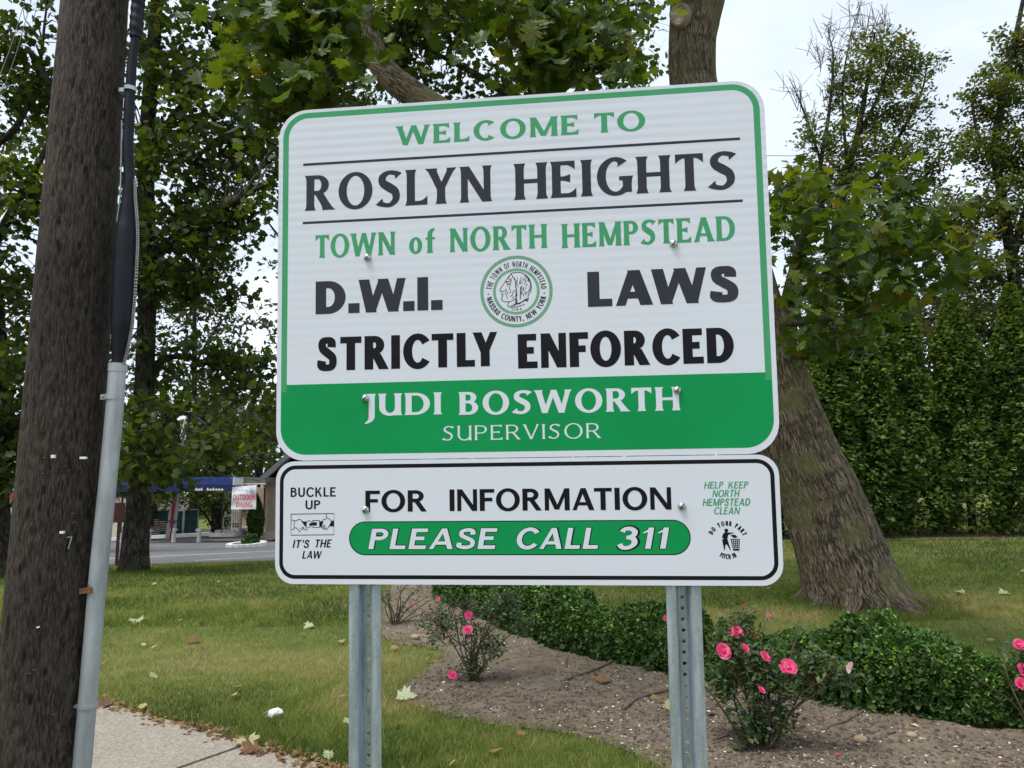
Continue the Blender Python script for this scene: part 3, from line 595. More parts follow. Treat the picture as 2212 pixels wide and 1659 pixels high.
# U-channel posts with real holes
def post(uc, tilt):
    b = MB(); t = .0032
    prof = [(-.0400, .003), (-.0370, .0), (-.0215, .0), (-.0150, .006), (-.0125, .028), (-.0095, .0315)]
    prof = prof+[(0, .0315)]+[(-x, y) for x, y in prof[::-1]]
    z0, z1 = -.12, VZ-.03
    for A, B in ((prof[:6], 1), (prof[7:], 1)):
        A = np.array(A); n = len(A)
        for off, fl in ((0, 0), (t, 1)):
            V = np.vstack([np.c_[A[:, 0], A[:, 1]+.004+off, np.full(n, z0)], np.c_[A[:, 0], A[:, 1]+.004+off, np.full(n, z1)]]); k = np.arange(n-1)
            F = np.stack([k, k+1, k+1+n, k+n], 1); b.add(V, F[:, ::-1] if fl else F, smooth=True)
        for e in (0, n-1):
            x, y = A[e]; b.add([(x, y+.004, z0), (x, y+.004+t, z0), (x, y+.004+t, z1), (x, y+.004, z1)], [(0, 1, 2, 3)])
    hw, pitch, hr = .0095, .0254, .0048; nz_ = int((z1-z0)/pitch); th = np.radians(np.arange(0, 360, 30)); 
    sq = []
    for a in th:
        c_, s_ = math.cos(a), math.sin(a); k = min(hw/max(abs(c_), 1e-9), (pitch/2)/max(abs(s_), 1e-9)); sq.append((c_*k, s_*k))
    cor = [(hw, pitch/2), (-hw, pitch/2), (-hw, -pitch/2), (hw, -pitch/2)]
    for i in range(nz_):
        zc = z1-pitch*(i+.5)
        for off in (0, t):
            V = [(x, .0315+.004+off, zc+z_) for x, z_ in sq]+[(hr*math.cos(a), .0315+.004+off, zc+hr*math.sin(a)) for a in th]+[(x, .0355+off, zc+z_) for x, z_ in cor]
            k = np.arange(12); b.add(V, np.stack([k, (k+1) % 12, (k+1) % 12+12, k+12], 1))
            qd = [next(j for j in range(12) if (th[j] <= a_ < (th[j]+math.pi/6))) for a_ in [math.atan2(z_, x) % (2*math.pi) for x, z_ in cor]]
            b.add(V, [(q, (q+1) % 12, 24+ci) for ci, q in enumerate(qd)])
        V = [(hr*math.cos(a), .0355, zc+hr*math.sin(a)) for a in th]+[(hr*math.cos(a), .0355+t, zc+hr*math.sin(a)) for a in th]
        k = np.arange(12); b.add(V, np.stack([k, (k+1) % 12, (k+1) % 12+12, k+12], 1))
    o = b.build('post', M['galv'], sign); o.location = (uc, 0, 0); return o
post(-.3835, 0); post(.3785, 0)
# ------------------------------------------------------------------ ground
m = mat('lawn_soil', (.06, .09, .025), .95, spec=.1); g = NG(m); v = g.coord('Object')
f = g.noise(v, .55, 5, .6); f2 = g.noise(v, 9, 6, .7); f3 = g.noise(v, 45, 4, .7)
c = g.ramp(f, [(.36, (.095, .125, .030)), (.52, (.145, .165, .042)), (.68, (.24, .21, .095))]); c = g.mix(g.ramp(f2, [(.42, (0, 0, 0)), (.68, (.5,)*3)]), c, (.045, .075, .020))
c = g.mix(g.ramp(f3, [(.5, (0, 0, 0)), (.75, (.45,)*3)]), c, (.15, .17, .07)); g.col(c); g.bump(f3, .8, .03); M['lawn'] = m
m = mat('bed_soil', (.12, .09, .07), .95, spec=.1); g = NG(m); v = g.coord('Object'); f = g.noise(v, 6, 8, .72); f2 = g.noise(v, 60, 4, .7)
c = g.ramp(f, [(.3, (.105, .082, .056)), (.52, (.185, .150, .108)), (.72, (.265, .222, .165))]); c = g.mix(g.ramp(f2, [(.5, (0, 0, 0)), (.7, (.5,)*3)]), c, (.10, .078, .06)); g.col(c); g.bump(g.mix(.5, f, f2), .9, .03); M['soil'] = m
m = mat('sidewalk_concrete', (.4, .37, .32), .9, spec=.15); g = NG(m); v = g.coord('Object'); vo = g.n('TexVoronoi'); vo.inputs['Scale'].default_value = 95; g.l(v, vo.inputs['Vector'])
c = g.ramp(g.noise(v, 2.5, 6, .7), [(.3, (.20, .175, .135)), (.7, (.28, .25, .20))]); ag = g.ramp(vo.outputs['Color'], [(0, (.12, .10, .075)), (.45, (.26, .235, .19)), (1, (.48, .45, .40))]); c = g.mix(.5, c, ag); g.col(c); g.bump(vo.outputs['Distance'], .35, .004); M['concrete'] = m
m = mat('asphalt', (.07, .07, .07), .9, spec=.2); g = NG(m); v = g.coord('Object')
c = g.ramp(g.noise(v, .5, 7, .65), [(.3, (.085, .085, .088)), (.7, (.145, .143, .14))]); c = g.mix(g.ramp(g.noise(v, 22, 3, .7), [(.4, (0, 0, 0)), (.7, (.4,)*3)]), c, (.19, .19, .19)); g.col(c); M['asphalt'] = m
M['paint'] = noisy('road_paint', (.45, .46, .46), (.72, .72, .72), 5, .8, 0)

sw_px = [gnd(-260, 1385), gnd(0, 1459), gnd(207, 1530), gnd(440, 1588), gnd(671, 1641), gnd(760, 1659)]
SWP = np.array(sw_px)[:, :2]
k_, b_ = np.polyfit(SWP[:, 0], SWP[:, 1], 1)           # the lawn edge of the sidewalk, a straight line on the ground
SD = unit(np.array([1, k_])); SN = np.array([SD[1], -SD[0]]); SN = SN*np.sign(-SN[1]); S0 = np.array([0, b_])   # SN points to the viewer
SWW = 1.42
def side(x, y): return (np.asarray(x)-S0[0])*SN[0]+(np.asarray(y)-S0[1])*SN[1]     # >0 beyond the lawn edge, towards the viewer
bed_px = [(845, 1240), (822, 1300), (808, 1360), (850, 1392), (925, 1398), (965, 1412), (905, 1455), (858, 1490), (858, 1512), (930, 1538), (1050, 1566), (1190, 1580), (1290, 1600), (1370, 1630), (1440, 1668), (1560, 1740), (2500, 1900), (2600, 1640), (2212, 1530), (1900, 1480), (1600, 1440), (1440, 1420), (1150, 1345), (1000, 1270), (945, 1240)]
BED = np.array([gnd(*q)[:2] for q in bed_px])
def inpoly(x, y, P):
    x = np.asarray(x, float); y = np.asarray(y, float); r = np.zeros(x.shape, bool); j = len(P)-1
    for i in range(len(P)):
        xi, yi = P[i]; xj, yj = P[j]; r ^= ((yi > y) != (yj > y)) & (x < (xj-xi)*(y-yi)/(yj-yi+1e-12)+xi); j = i
    return r
def edge_d(x, y, P):
    x = np.asarray(x, float); y = np.asarray(y, float); d = np.full(x.shape, 1e9)
    for i in range(len(P)):
        a, b = P[i-1], P[i]; t = np.clip(((x-a[0])*(b[0]-a[0])+(y-a[1])*(b[1]-a[1]))/(((b-a)**2).sum()+1e-12), 0, 1)
        d = np.minimum(d, np.hypot(x-a[0]-t*(b[0]-a[0]), y-a[1]-t*(b[1]-a[1])))
    return d
def sheet(xs, ys, zf, keep=None):
    X, Y = np.meshgrid(xs, ys); Z = zf(X, Y); n = len(xs); i, j = np.meshgrid(np.arange(len(ys)-1), np.arange(n-1), indexing='ij'); a = (i*n+j).ravel()
    F = np.stack([a, a+1, a+n+1, a+n], 1)
    if keep is not None:
        cx_ = (X[:-1, :-1]+X[1:, 1:])/2; cy_ = (Y[:-1, :-1]+Y[1:, 1:])/2; F = F[keep(cx_, cy_).ravel()]
    return np.stack([X, Y, Z], -1).reshape(-1, 3), F
# the land: fine near, coarse to the horizon
xs = np.r_[-400, -200, -100, np.arange(-60, -14, 2), np.arange(-14, 14, .2), np.arange(14, 60, 2), 100, 200, 400]
ys = np.r_[-60, -30, np.arange(-10, 1, 1.0), np.arange(1, 24, .2), np.arange(24, 64, 2), 100, 200, 400, 800]
V, F = sheet(xs, ys, lambda x, y: gz(x, y)-.012*(side(x, y) > -.02)*(side(x, y) < SWW+.02)-.004)
mb = MB(); mb.add(V, F, smooth=True); lawn = tag(mb.build('lawn', M['lawn']), kind='structure')
# soil bed
x0, y0 = BED.min(0)-.1; x1, y1 = BED.max(0)+.1
def bedz(x, y):
    d = edge_d(x, y, BED); ins = inpoly(x, y, BED)
    return gz(x, y)+np.where(ins, .006+.02*sst(0, .25, d)+.035*(n2(x, y, 3.2, 4)-.45)*sst(0, .2, d)+.03*(n2(x, y, 13., 3, 5.)-.45)*sst(0, .12, d), -.01)
V, F = sheet(np.arange(x0, min(x1, 7), .035), np.arange(y0, y1, .035), bedz, lambda x, y: inpoly(x, y, BED))
mb = MB(); mb.add(V, F, smooth=True); bed = tag(mb.build('soil_bed', M['soil']), kind='structure')
# sidewalk: concrete slabs with joints between them
swk = bpy.data.objects.new('sidewalk', None); link(swk); tag(swk, kind='structure')
jl = gnd(655, 1500)   # found below: the joint that meets the lawn edge
J0 = gnd(533, 1554+55); 
jd = np.array([gnd(533, 1609)[:2], gnd(290, 1659+40)[:2]])
t0 = float((gnd(533, 1612)[:2]-S0) @ SD); SL = 1.5
mats_ = M['concrete']
for k in range(-9, 6):
    a, b_2 = t0+k*SL+.006, t0+(k+1)*SL-.006; mb = MB(); n = 7
    T, S = np.meshgrid(np.linspace(a, b_2, n), np.linspace(.0, SWW, n)); X = S0[0]+SD[0]*T+SN[0]*S; Y = S0[1]+SD[1]*T+SN[1]*S; Z = gz(X, Y)+.012+.004*((k*7) % 3-1)
    V = np.stack([X, Y, Z], -1).reshape(-1, 3); i, j = np.meshgrid(np.arange(n-1), np.arange(n-1), indexing='ij'); q = (i*n+j).ravel(); mb.add(V, np.stack([q, q+n, q+n+1, q+1], 1) if SN[1] < 0 else np.stack([q, q+1, q+n+1, q+n], 1))
    bd = np.r_[np.arange(n), np.arange(2*n-1, n*n, n), np.arange(n*n-2, n*n-n-1, -1), np.arange(n*n-2*n, 0, -n)]
    W2 = V[bd]-[0, 0, .05]; m_ = len(bd); kk = np.arange(m_); mb.add(np.vstack([V[bd], W2]), np.stack([kk, (kk+1) % m_, (kk+1) % m_+m_, kk+m_], 1)); mb.build('slab', mats_, swk)
# street and parking lot beyond the lawn
def strip_ground(name, m, near, far, dz, kind='structure', parent=None, n=26):
    """sheet between two ground lines given as (x, y) ends"""
    mb = MB(); (a, b_), (c_, d_) = near, far; t = np.linspace(0, 1, n)[:, None]; L1 = np.array(a)+(np.array(b_)-a)*t; L2 = np.array(c_)+(np.array(d_)-c_)*t
    s = np.linspace(0, 1, n); P = L1[None]*(1-s)[:, None, None]+L2[None]*s[:, None, None]; Z = gz(P[..., 0], P[..., 1])+dz
    V = np.concatenate([P, Z[..., None]], -1).reshape(-1, 3); i, j = np.meshgrid(np.arange(n-1), np.arange(n-1), indexing='ij'); q = (i*n+j).ravel()
    mb.add(V, np.stack([q, q+1, q+n+1, q+n], 1), smooth=True); o = mb.build(name, m, parent); return tag(o, kind=kind) if parent is None else o
P1, P2 = gnd(228, 1221)[:2], gnd(585, 1213)[:2]; d12 = unit(P2-P1); A_ = P1-d12*22; B_ = P2+d12*7.5
far1 = A_+np.array([-12, 44]); far2 = B_+np.array([3, 30])
lot = strip_ground('parking_lot', M['asphalt'], (A_, B_), (far1, far2), .012, n=60)
def lin(p, q, w, name='road_marking'):
    a = gnd(*p)[:2]; b_ = gnd(*q)[:2]; d = unit(b_-a); nn = np.array([-d[1], d[0]])*w/2; return strip_ground(name, M['paint'], (a-nn, b_-nn), (a+nn, b_+nn), .02, parent=lot, n=20)
lin((150, 1213), (620, 1190), .16); lin((420, 1212.5), (620, 1202), .10)

# ------------------------------------------------------------------ leaf templates
def star(pts): P = np.array(pts, float); n = len(P); return np.vstack([P, [[0, .0, .0]]]), np.array([(i, (i+1) % n, n) for i in range(n)])
def maple_t():
    half = [(.0, -.42), (.10, -.40), (.36, -.44), (.30, -.26), (.56, -.12), (.43, -.02), (.58, .18), (.34, .16), (.24, .20), (.30, .42), (.14, .36), (0, .60)]
    P = [(x, y, .10*abs(x)-.05*y*y) for x, y in half]+[(-x, y, .13*abs(x)-.05*y*y) for x, y in half[-2:0:-1]]
    return star(P)
LT = {'maple': maple_t(),
      'mid': star([(0, -.45, 0), (.42, -.32, .05), (.30, -.05, .03), (.52, .15, .06), (0, .58, -.03), (-.5, .2, .05), (-.28, -.05, .03), (-.44, -.28, .04)]),
      'oval': (np.array([(0, -.5, 0), (.24, 0, .05), (0, .5, -.02), (-.24, 0, .05)]), np.array([(0, 1, 3), (1, 2, 3)])),
      'tri': (np.array([(-.35, -.4, 0), (.35, -.4, 0), (0, .6, .05)]), np.array([(0, 1, 2)])),
      'spray': (np.array([(0, -.5, 0), (.20, -.12, .02), (.30, .30, -.03), (0, .60, -.08), (-.26, .22, -.03), (-.20, -.14, .02)]), np.array([(0, 1, 5), (1, 2, 4), (1, 4, 5), (2, 3, 4)])),
      'sprig': (np.array([(-.10, -.5, 0), (.10, -.5, 0), (.07, .45, .02), (-.07, .5, .02)]), np.array([(0, 1, 2), (0, 2, 3)]))}
def leaves(mb, Cn, size, tm='mid', up=.6, tint=None, dirv=None, spread=.8, smin=.7):
    Cn = np.asarray(Cn, float); N = len(Cn)
    if N == 0: return
    T, F = LT[tm]; nrm = unit(rng.normal(size=(N, 3))+np.array([0, 0, up*2]))
    if dirv is None: t = rng.normal(size=(N, 3))
    else: t = np.broadcast_to(dirv, (N, 3))+rng.normal(size=(N, 3))*spread
    t = unit(t-nrm*(t*nrm).sum(1, keepdims=True)); b = np.cross(nrm, t); s = (size*rng.uniform(smin, 1.25, N))[:, None, None]
    V = Cn[:, None, :]+s*(T[None, :, 0, None]*b[:, None, :]+T[None, :, 1, None]*t[:, None, :]+T[None, :, 2, None]*nrm[:, None, :])
    k = len(T); FF = (F[None]+(np.arange(N)*k)[:, None, None]).reshape(-1, 3)
    ti = rng.random(N) if tint is None else np.clip(tint, 0, 1)
    mb.add(V.reshape(-1, 3), FF, tint=np.repeat(ti, k))
def ell(c, r, n, shell=.5, mx=None):
    d = unit(rng.normal(size=(n, 3))); q = rng.random(n)**shell; return np.asarray(c)+d*q[:, None]*np.asarray(r)
def twigs(mb, S, E_, r0=.012, r1=.004, sag=.1):
    """many thin bent twigs at once, three-sided"""
    S = np.asarray(S); E_ = np.asarray(E_); N = len(S)
    if N == 0: return
    L = np.linalg.norm(E_-S, axis=1)[:, None]; Mi = (S+E_)/2+rng.normal(size=(N, 3))*L*.10+np.array([0, 0, 1.])*L*sag
    T = unit(E_-S); ref = np.where(np.abs(T[:, 2:3]) < .9, [[0, 0, 1.]], [[1., 0, 0]]); A = unit(np.cross(T, ref)); B = np.cross(T, A)
    th = np.array([0, 2.094, 4.189]); V = []
    for P, r in ((S, r0), (Mi, (np.asarray(r0)+r1)/2), (E_, r1)):
        rr = np.broadcast_to(np.asarray(r, float), (N,))[:, None, None]
        V.append(P[:, None]+rr*(np.cos(th)[None, :, None]*A[:, None]+np.sin(th)[None, :, None]*B[:, None]))
    V = np.concatenate(V, 1).reshape(-1, 3); F = []
    for lv in (0, 3):
        for k in range(3): F.append((lv+k, lv+(k+1) % 3, lv+3+(k+1) % 3, lv+3+k))
    F = np.array(F); mb.add(V, (F[None]+(np.arange(N)*9)[:, None, None]).reshape(-1, 4), smooth=True)
def limb_pts(paths, n=14):
    P = []; R = []
    for p, r in paths:
        q = catmull(np.array(p, float), n); P.append(q); R.append(np.interp(np.linspace(0, 1, n), np.linspace(0, 1, len(r)), r))
    return np.vstack(P), np.concatenate(R)
def crown(parent, paths, clumps, lm, tm, lsize, per=26, sig=.28, up=.5, twigmat=None, name='crown', tintf=None, flat=.6, twr=.014):
    """paths: limbs the twigs start from; clumps: (centre, radii, number of sprays)"""
    LP, LR = limb_pts(paths)
    cl = np.vstack([ell(c, r, n) for c, r, n in clumps]); ctint = rng.normal(.5, .17, len(cl))
    # each spray hangs on a twig from the nearest of the limbs (two hops keep twigs short)
    D = ((cl[:, None, :]-LP[None])**2).sum(-1); near = LP[D.argmin(1)]; far_ = np.sqrt(D.min(1))
    hop = near+(cl-near)*rng.uniform(.35, .6, len(cl))[:, None]+rng.normal(size=cl.shape)*.08*far_[:, None]
    tb = MB(); twigs(tb, near, hop, np.clip(.010+.012*far_, .01, .045)*twr/.014, twr*.6); twigs(tb, hop, cl, twr*.6, twr*.25, .05)
    # side twiglets within a spray
    q = np.repeat(np.arange(len(cl)), 3); e = cl[q]+rng.normal(size=(len(q), 3))*sig*np.array([1, 1, flat]); twigs(tb, cl[q], e, twr*.3, twr*.15, .0)
    tb.build('twigs', twigmat or M['twig'], parent)['kind'] = 'stuff'
    q = np.repeat(np.arange(len(cl)), per); P = cl[q]+rng.normal(size=(len(q), 3))*sig*np.array([1, 1, flat])
    Wp = P+np.array(parent.location)-EYE; dp_ = Wp@FW; ux, uy = 1106+1597.5*(Wp@RT)/dp_, 829.5-1597.5*(Wp@UP)/dp_
    keep = ~((ux > 383) & (ux < 415) & (uy > 884) & (uy < 970) & (rng.random(len(P)) < .93)); P = P[keep]; q = q[keep]     # a gap in the crowns, the pale pole shows through
    mb = MB(); tint = np.clip(ctint[q]+rng.normal(0, .14, len(q)), 0, 1); leaves(mb, P, lsize, tm, up, tint)
    o = mb.build(name, lm, parent); o['kind'] = 'stuff'; return o
def limbs(parent, paths, bm, name='limb', sides=9, n=18, barkd=.06):
    for p, r in paths:
        mb = MB(); mb.tube(p, r, sides, n=n, disp=lambda th, L, rad: rad*(1+barkd*(vnoise(np.stack([np.cos(th)*2.5, np.sin(th)*2.5, L*3], -1))-.5)*2)); mb.build(name, bm, parent)
def barkdisp(amp=.012, flare=None, seed=0, fr=9., pl=2.2):
    def f(th, L, rad):
        q = np.stack([np.cos(th)*fr+seed, np.sin(th)*fr, L*pl], -1); r = 1-np.abs(2*fbm(q, 3)-.9)
        out = rad*(1+.05*(vnoise(np.stack([np.cos(th)*1.5+seed, np.sin(th)*1.5, L*.9], -1))-.5)*2)+amp*(r-.5)*2
        if flare: h, k, a = flare; out = out*(1+k*np.exp(-L/h)*(.35+.65*(.5+.5*np.cos(th*a+seed)))+.15*k*np.exp(-L/h))
        return out
    return f

# ------------------------------------------------------------------ utility pole at the left
YP = 2.78
def pp(px, py, dy=0): return at(px, py, YP+dy)
lo, hi = pp(83, 1659), pp(206, 0); d = hi-lo
foot = lo+d*((gz(0, 2.8)-.1-lo[2])/d[2]); top = lo+d*((9.0-lo[2])/d[2])
up_ = empty('utility_pole', (foot[0], foot[1], 0), 'tall dark weathered wooden utility pole with grey conduit and black cable', 'utility pole')
up_loc = np.array([foot[0], foot[1], 0.])
def loc(P, o=None): return np.asarray(P)-(up_loc if o is None else o)
rr = lambda z_: .1505-(z_-lo[2])*.0100
mb = MB(); zs = np.r_[np.linspace(foot[2], 4.4, 330), np.linspace(4.5, 9, 20)]; P = np.array([lo+d*((z_-lo[2])/d[2]) for z_ in zs])
rs = np.random.default_rng(11); gou = [(rs.uniform(0, 2*np.pi), rs.uniform(.4, 4.4), rs.uniform(.003, .010), rs.uniform(.012, .03), rs.uniform(.003, .009)) for _ in range(1500)]
def poledisp(th, L, rad):
    q = np.stack([np.cos(th)*16, np.sin(th)*16, L*.9], -1); out = rad-.006*np.clip(fbm(q, 3)*2-1.05, 0, 1)*2; out = out+.0016*(fbm(np.stack([np.cos(th)*30, np.sin(th)*30, L*7], -1), 2)-.4)
    tf, Lf = th[0], L[:, 0]
    for a, l, wa, wl, dp in gou:
        i = np.where(np.abs(Lf-l) < wl*1.5)[0]
        if not len(i): continue
        da = np.abs((tf-a+np.pi) % (2*np.pi)-np.pi)*.15; j = np.where(da < wa*1.6)[0]
        if len(j): out[np.ix_(i, j)] -= dp*np.exp(-(da[j][None]/wa)**2*1.2)*np.exp(-((Lf[i][:, None]-l)/wl)**2*1.5)
    for a, wd in ((4.3, .008), (4.9, .012), (5.5, .007), (3.9, .010), (5.2, .006)):      # long drying cracks
        da = np.abs((tf[None]-a-.12*np.sin(Lf*1.7)[:, None]*.5+np.pi) % (2*np.pi)-np.pi)*.15
        out = out-.010*np.exp(-(da/(wd*.35))**2)*np.clip(vnoise(np.stack([Lf*1.6+a*9, Lf*0, Lf*0], -1))*2-.7, 0, 1)[:, None]
    out[:, -1] = out[:, 0]; return out
mb.tube(loc(P), np.array([rr(z_) for z_ in zs]), 150, disp=poledisp); mb.build('pole_shaft', M['pole'], up_)
cpx = [(177, 1659), (199, 1400), (214, 1225), (231, 1060), (246, 900), (254.5, 787)]
CP = [pp(x, y, -.03) for x, y in cpx]; CP = [CP[0]-(CP[1]-CP[0])*(1.15)]+CP
mb = MB(); mb.tube(loc(CP), .0305, 28, n=60); condu = mb.build('conduit', M['conduit'], up_)
mb = MB(); cc = pp(254.8, 786.5, -.03); ax = unit(CP[-1]-CP[-2]); mb.tube(loc([cc-ax*.03, cc+ax*.001]), .0325, 28); mb.build('conduit_mouth', M['conduit'], up_)
def strap(px, py, m, w=.02, r=.0335, nm='strap'):
    c0 = pp(px, py, -.03); b = MB(); b.tube(loc([c0-ax*w/2, c0+ax*w/2]), r, 28); 
    b.box(loc(c0+[-.048, -.012, -w/2]), loc(c0+[-.03, .02, w/2])); b.lathe(loc(c0+[-.04, -.014, 0]), [(0.0, .004), (.005, .003), (.006, 0)], 8); b.build(nm, m, up_)
strap(248, 858, M['conduit']); strap(190, 1524, M['conduit'], .014)
b = MB(); c0 = pp(194, 1275, -.045); b.obox(loc(c0+[-.03, -.012, -.002]), loc(c0+[.018, -.02, .004]), .02, .006); b.obox(loc(c0+[-.03, -.012, -.002]), loc(c0+[-.03, .04, -.002]), .02, .006); b.tube(loc([c0+[.006, -.02, .0], c0+[.006, -.02, .022]]), .0022, 8); b.build('rusty_bracket', M['rust'], up_)
slv = [(255, 790, .0235), (257, 775, .025), (260, 740, .031), (264, 700, .0405), (266, 650, .041), (270, 560, .041), (273, 500, .0395), (275, 470, .031), (277.5, 430, .0245), (280.5, 396, .0225)]
mb = MB(); mb.tube(loc([pp(x, y, -.035) for x, y, r in slv]), [r for *_, r in slv], 24, n=60); mb.build('cable_splice', M['rubber'], up_)
cab = [(280.5, 398), (277, 330), (278.5, 250), (281.5, 190), (287, 120), (293, 80), (299, 0), (306, -90)]
C3 = [pp(x, y, -.035) for x, y in cab]; C3 = C3+[C3[-1]+np.array([0, 0, 1.5]), C3[-1]+np.array([0, .05, 5.])]
mb = MB(); mb.tube(loc(C3), [.0195, .020, .0205, .019, .018, .017, .017, .017, .017, .017], 18, n=70, disp=lambda th, L, r: r*(1+.03*np.sin(L*40+th))); mb.build('riser_cable', M['rubber'], up_)
mb = MB(); W0 = [pp(x, y, -.035) for x, y in ((293, 82), (295, 55), (297, 20), (299, 0), (302, -40))]; mb.tube(loc(W0), [.0215, .026, .0245, .026, .026], 18, n=40, disp=lambda th, L, r: r*(1+.06*np.sin(L*160+th))); mb.build('taped_wrap', M['rubber'], up_)
b = MB(); c0 = pp(281, 193, -.035); b.tube(loc([c0-[0, 0, .008], c0+[0, 0, .008]]), .0235, 20); b.box(loc(c0+[-.045, 0, -.008]), loc(c0+[-.02, .03, .008])); b.build('cable_clip', M['galv'], up_)
# guard wire beside the splice and the perforated white strip along it
mb = MB(); mb.tube(loc([pp(x, y, -.03) for x, y in ((243, 792), (247, 640), (252, 490), (259, 430), (262, 330), (263, 260))]), .0028, 6, n=30); mb.build('ground_wire', M['galv'], up_)
st = np.array([pp(x, y, -.045) for x, y in ((290.5, 388), (291, 430), (294.5, 470), (296, 520), (294, 570), (289, 650), (284, 700), (277, 740), (266, 787))]); st = catmull(st, 96)
b = MB()
for i in range(95):
    a, c_ = st[i], st[i+1]; dd = c_-a
    b.obox(loc(a+dd*.2), loc(a+dd*.85), .0042, .0035); b.obox(loc(a+dd*.2+[.0062, 0, 0]), loc(a+dd*.85+[.0062, 0, 0]), .0042, .0035)
b.tube(loc(st+[.0031, .004, 0]), .0036, 5, mi=1); o = b.build('perforated_strip', [M['strip_white'], M['rubber']], up_); o['kind'] = 'stuff'
# yellow tag, nails, staples and the small number
b = MB(); Yt = [pp(x, y, -.02) for x, y in ((81, 788), (78.5, 810), (76.5, 850), (75.5, 872))]; b.tube(loc(Yt), .0065, 8, n=16); b.build('yellow_tag', M['yellow'], up_)
b = MB(); b.tube(loc([pp(75.5, 872, -.02), pp(75, 890, -.02), pp(74, 906, -.02)]), .005, 8, n=8); b.build('tag_end', M['plain_white'], up_)
b = MB()
for i, z_ in enumerate((805, 820, 835, 850)): c0 = pp(78.5-i*.9, z_, -.028); b.box(loc(c0-[.004, .001, .0025]), loc(c0+[.004, .001, .0025]))
b.build('tag_mark', M['rubber'], up_)['kind'] = 'stuff'
pr = lambda px, py: at(px, py, YP-math.sqrt(max(.152**2-((px-(83+(1659-py)*.0741))/1597.5*YP)**2, 1e-4))-.002)
for x, y, w_, h_ in ((115, 986, .012, .011), (180, 989, .022, .008), (134, 1150, .013, .008), (82, 1355, .006, .004), (205, 1242, .005, .004)):
    b = MB(); c0 = pr(x, y); b.box(loc(c0-[w_/2, .004, h_/2]), loc(c0+[w_/2, .006, h_/2])); b.build('nail_tag', M['plain_white'], up_)
b = MB(); c0 = pr(150, 1172); b.obox(loc(c0+[-.008, -.003, .018]), loc(c0+[.009, -.003, .020]), .002, .003); b.obox(loc(c0+[.009, -.003, .019]), loc(c0+[-.001, -.003, -.022]), .002, .003); b.build('number_seven', M['alu'], up_)
b = MB()
for k in range(9):
    y = rs.uniform(900, 1640); xc = 83+(1659-y)*.0741; x = xc+rs.uniform(-62, 55); c0 = pr(x, y); a = rs.uniform(-.4, .4); dx = np.array([math.cos(a), 0, math.sin(a)])*.006; b.obox(loc(c0-dx-[0, .002, 0]), loc(c0+dx-[0, .002, 0]), .0012, .0016)
b.build('staples', M['rust'], up_)['kind'] = 'stuff'

# ------------------------------------------------------------------ the leaning maple
YT = 9.3; T0 = gnd(1852, 1300); YT = T0[1]
base = np.array([T0[0], T0[1], float(gz(T0[0], T0[1]))])
mt = empty('leaning_maple_tree', base, 'thick leaning maple with ridged mossy bark rising behind the sign, pruned limb scar at top', 'tree')
mloc = lambda P: np.asarray(P)-base
def tr(px, py, dy=0): return at(px, py, YT+dy)
tp_ = [(1870, 1345), (1852, 1300), (1830, 1240), (1797, 1146), (1766, 1063), (1731, 989), (1690, 876), (1645, 737), (1585, 520), (1520, 300), (1497, 175), (1496, 90), (1502, 40), (1512, -30)]
tw = [100, 97, 91, 85, 80, 76, 71, 66, 60, 54, 51, 52, 56, 64]
TP = [tr(*q) for q in tp_]; TR = [w_/1597.5*YT for w_ in tw]
def leand(th, L, rad):
    out = barkdisp(.015, (.35, .22, 3), 1.3, 12., 1.3)(th, L, rad)
    s_ = np.exp(-((L-.55)/.35)**2)*np.exp(-((np.cos(th-4.4)-1)**2)*3); return out+.02*s_*(fbm(np.stack([np.cos(th)*7, np.sin(th)*7, L*9], -1), 3)-.4)*3
mb = MB(); mb.tube(mloc(TP), TR, 120, n=230, disp=leand); mb.build('trunk', M['bark'], mt)
# fork above the frame, the pale limb at the left and a side limb behind the leaves at the right
lim = [([tr(1512, -20), tr(1550, -90), tr(1620, -260), tr(1700, -520, -.5), tr(1780, -900, -.8)], [.30, .26, .2, .13, .05]),
       ([tr(1500, -20), tr(1470, -120), tr(1380, -330, -.6), tr(1300, -700, -1)], [.27, .22, .15, .05]),
       ([tr(1640, 760, .1), tr(1480, 620, .2), tr(1250, 450, .3), tr(1040, 300, .3), tr(895, 205, .3), tr(830, 150, .3), tr(792, 70, .3), tr(778, -20, .3), tr(790, -160, .2), tr(740, -420, 0)], [.26, .25, .235, .215, .20, .185, .175, .165, .14, .07]),
       ([tr(1665, 800, 0), tr(1700, 690, 0), tr(1716, 600, -.3), tr(1740, 500, -.9), tr(1800, 440, -1.6)], [.17, .15, .10, .05, .02])]
limbs(mt, [(mloc(p), r) for p, r in lim], M['bark'], sides=22, n=60, barkd=.03)
# surface roots running into the grass
for a_r, L_r, r_r in ((.15, .62, .15), (-.35, .55, .13), (-1.2, .6, .15), (-2.1, .55, .14), (2.9, .45, .13), (-.85, .42, .10), (-2.7, .4, .12)):
    ca, sa = math.cos(a_r), math.sin(a_r); P = np.array([[-.02+ca*.18, sa*.18, .62], [-.02+ca*.38, sa*.38, .26], [ca*(.42+L_r*.4), sa*(.42+L_r*.4), .055], [ca*(.42+L_r), sa*(.42+L_r), -.09]])
    mb = MB(); mb.tube(P, [r_r*1.1, r_r*1.15, r_r*.8, r_r*.35], 26, n=40, disp=barkdisp(.012, None, a_r, 5., 3.)); mb.build('root', M['bark'], mt)
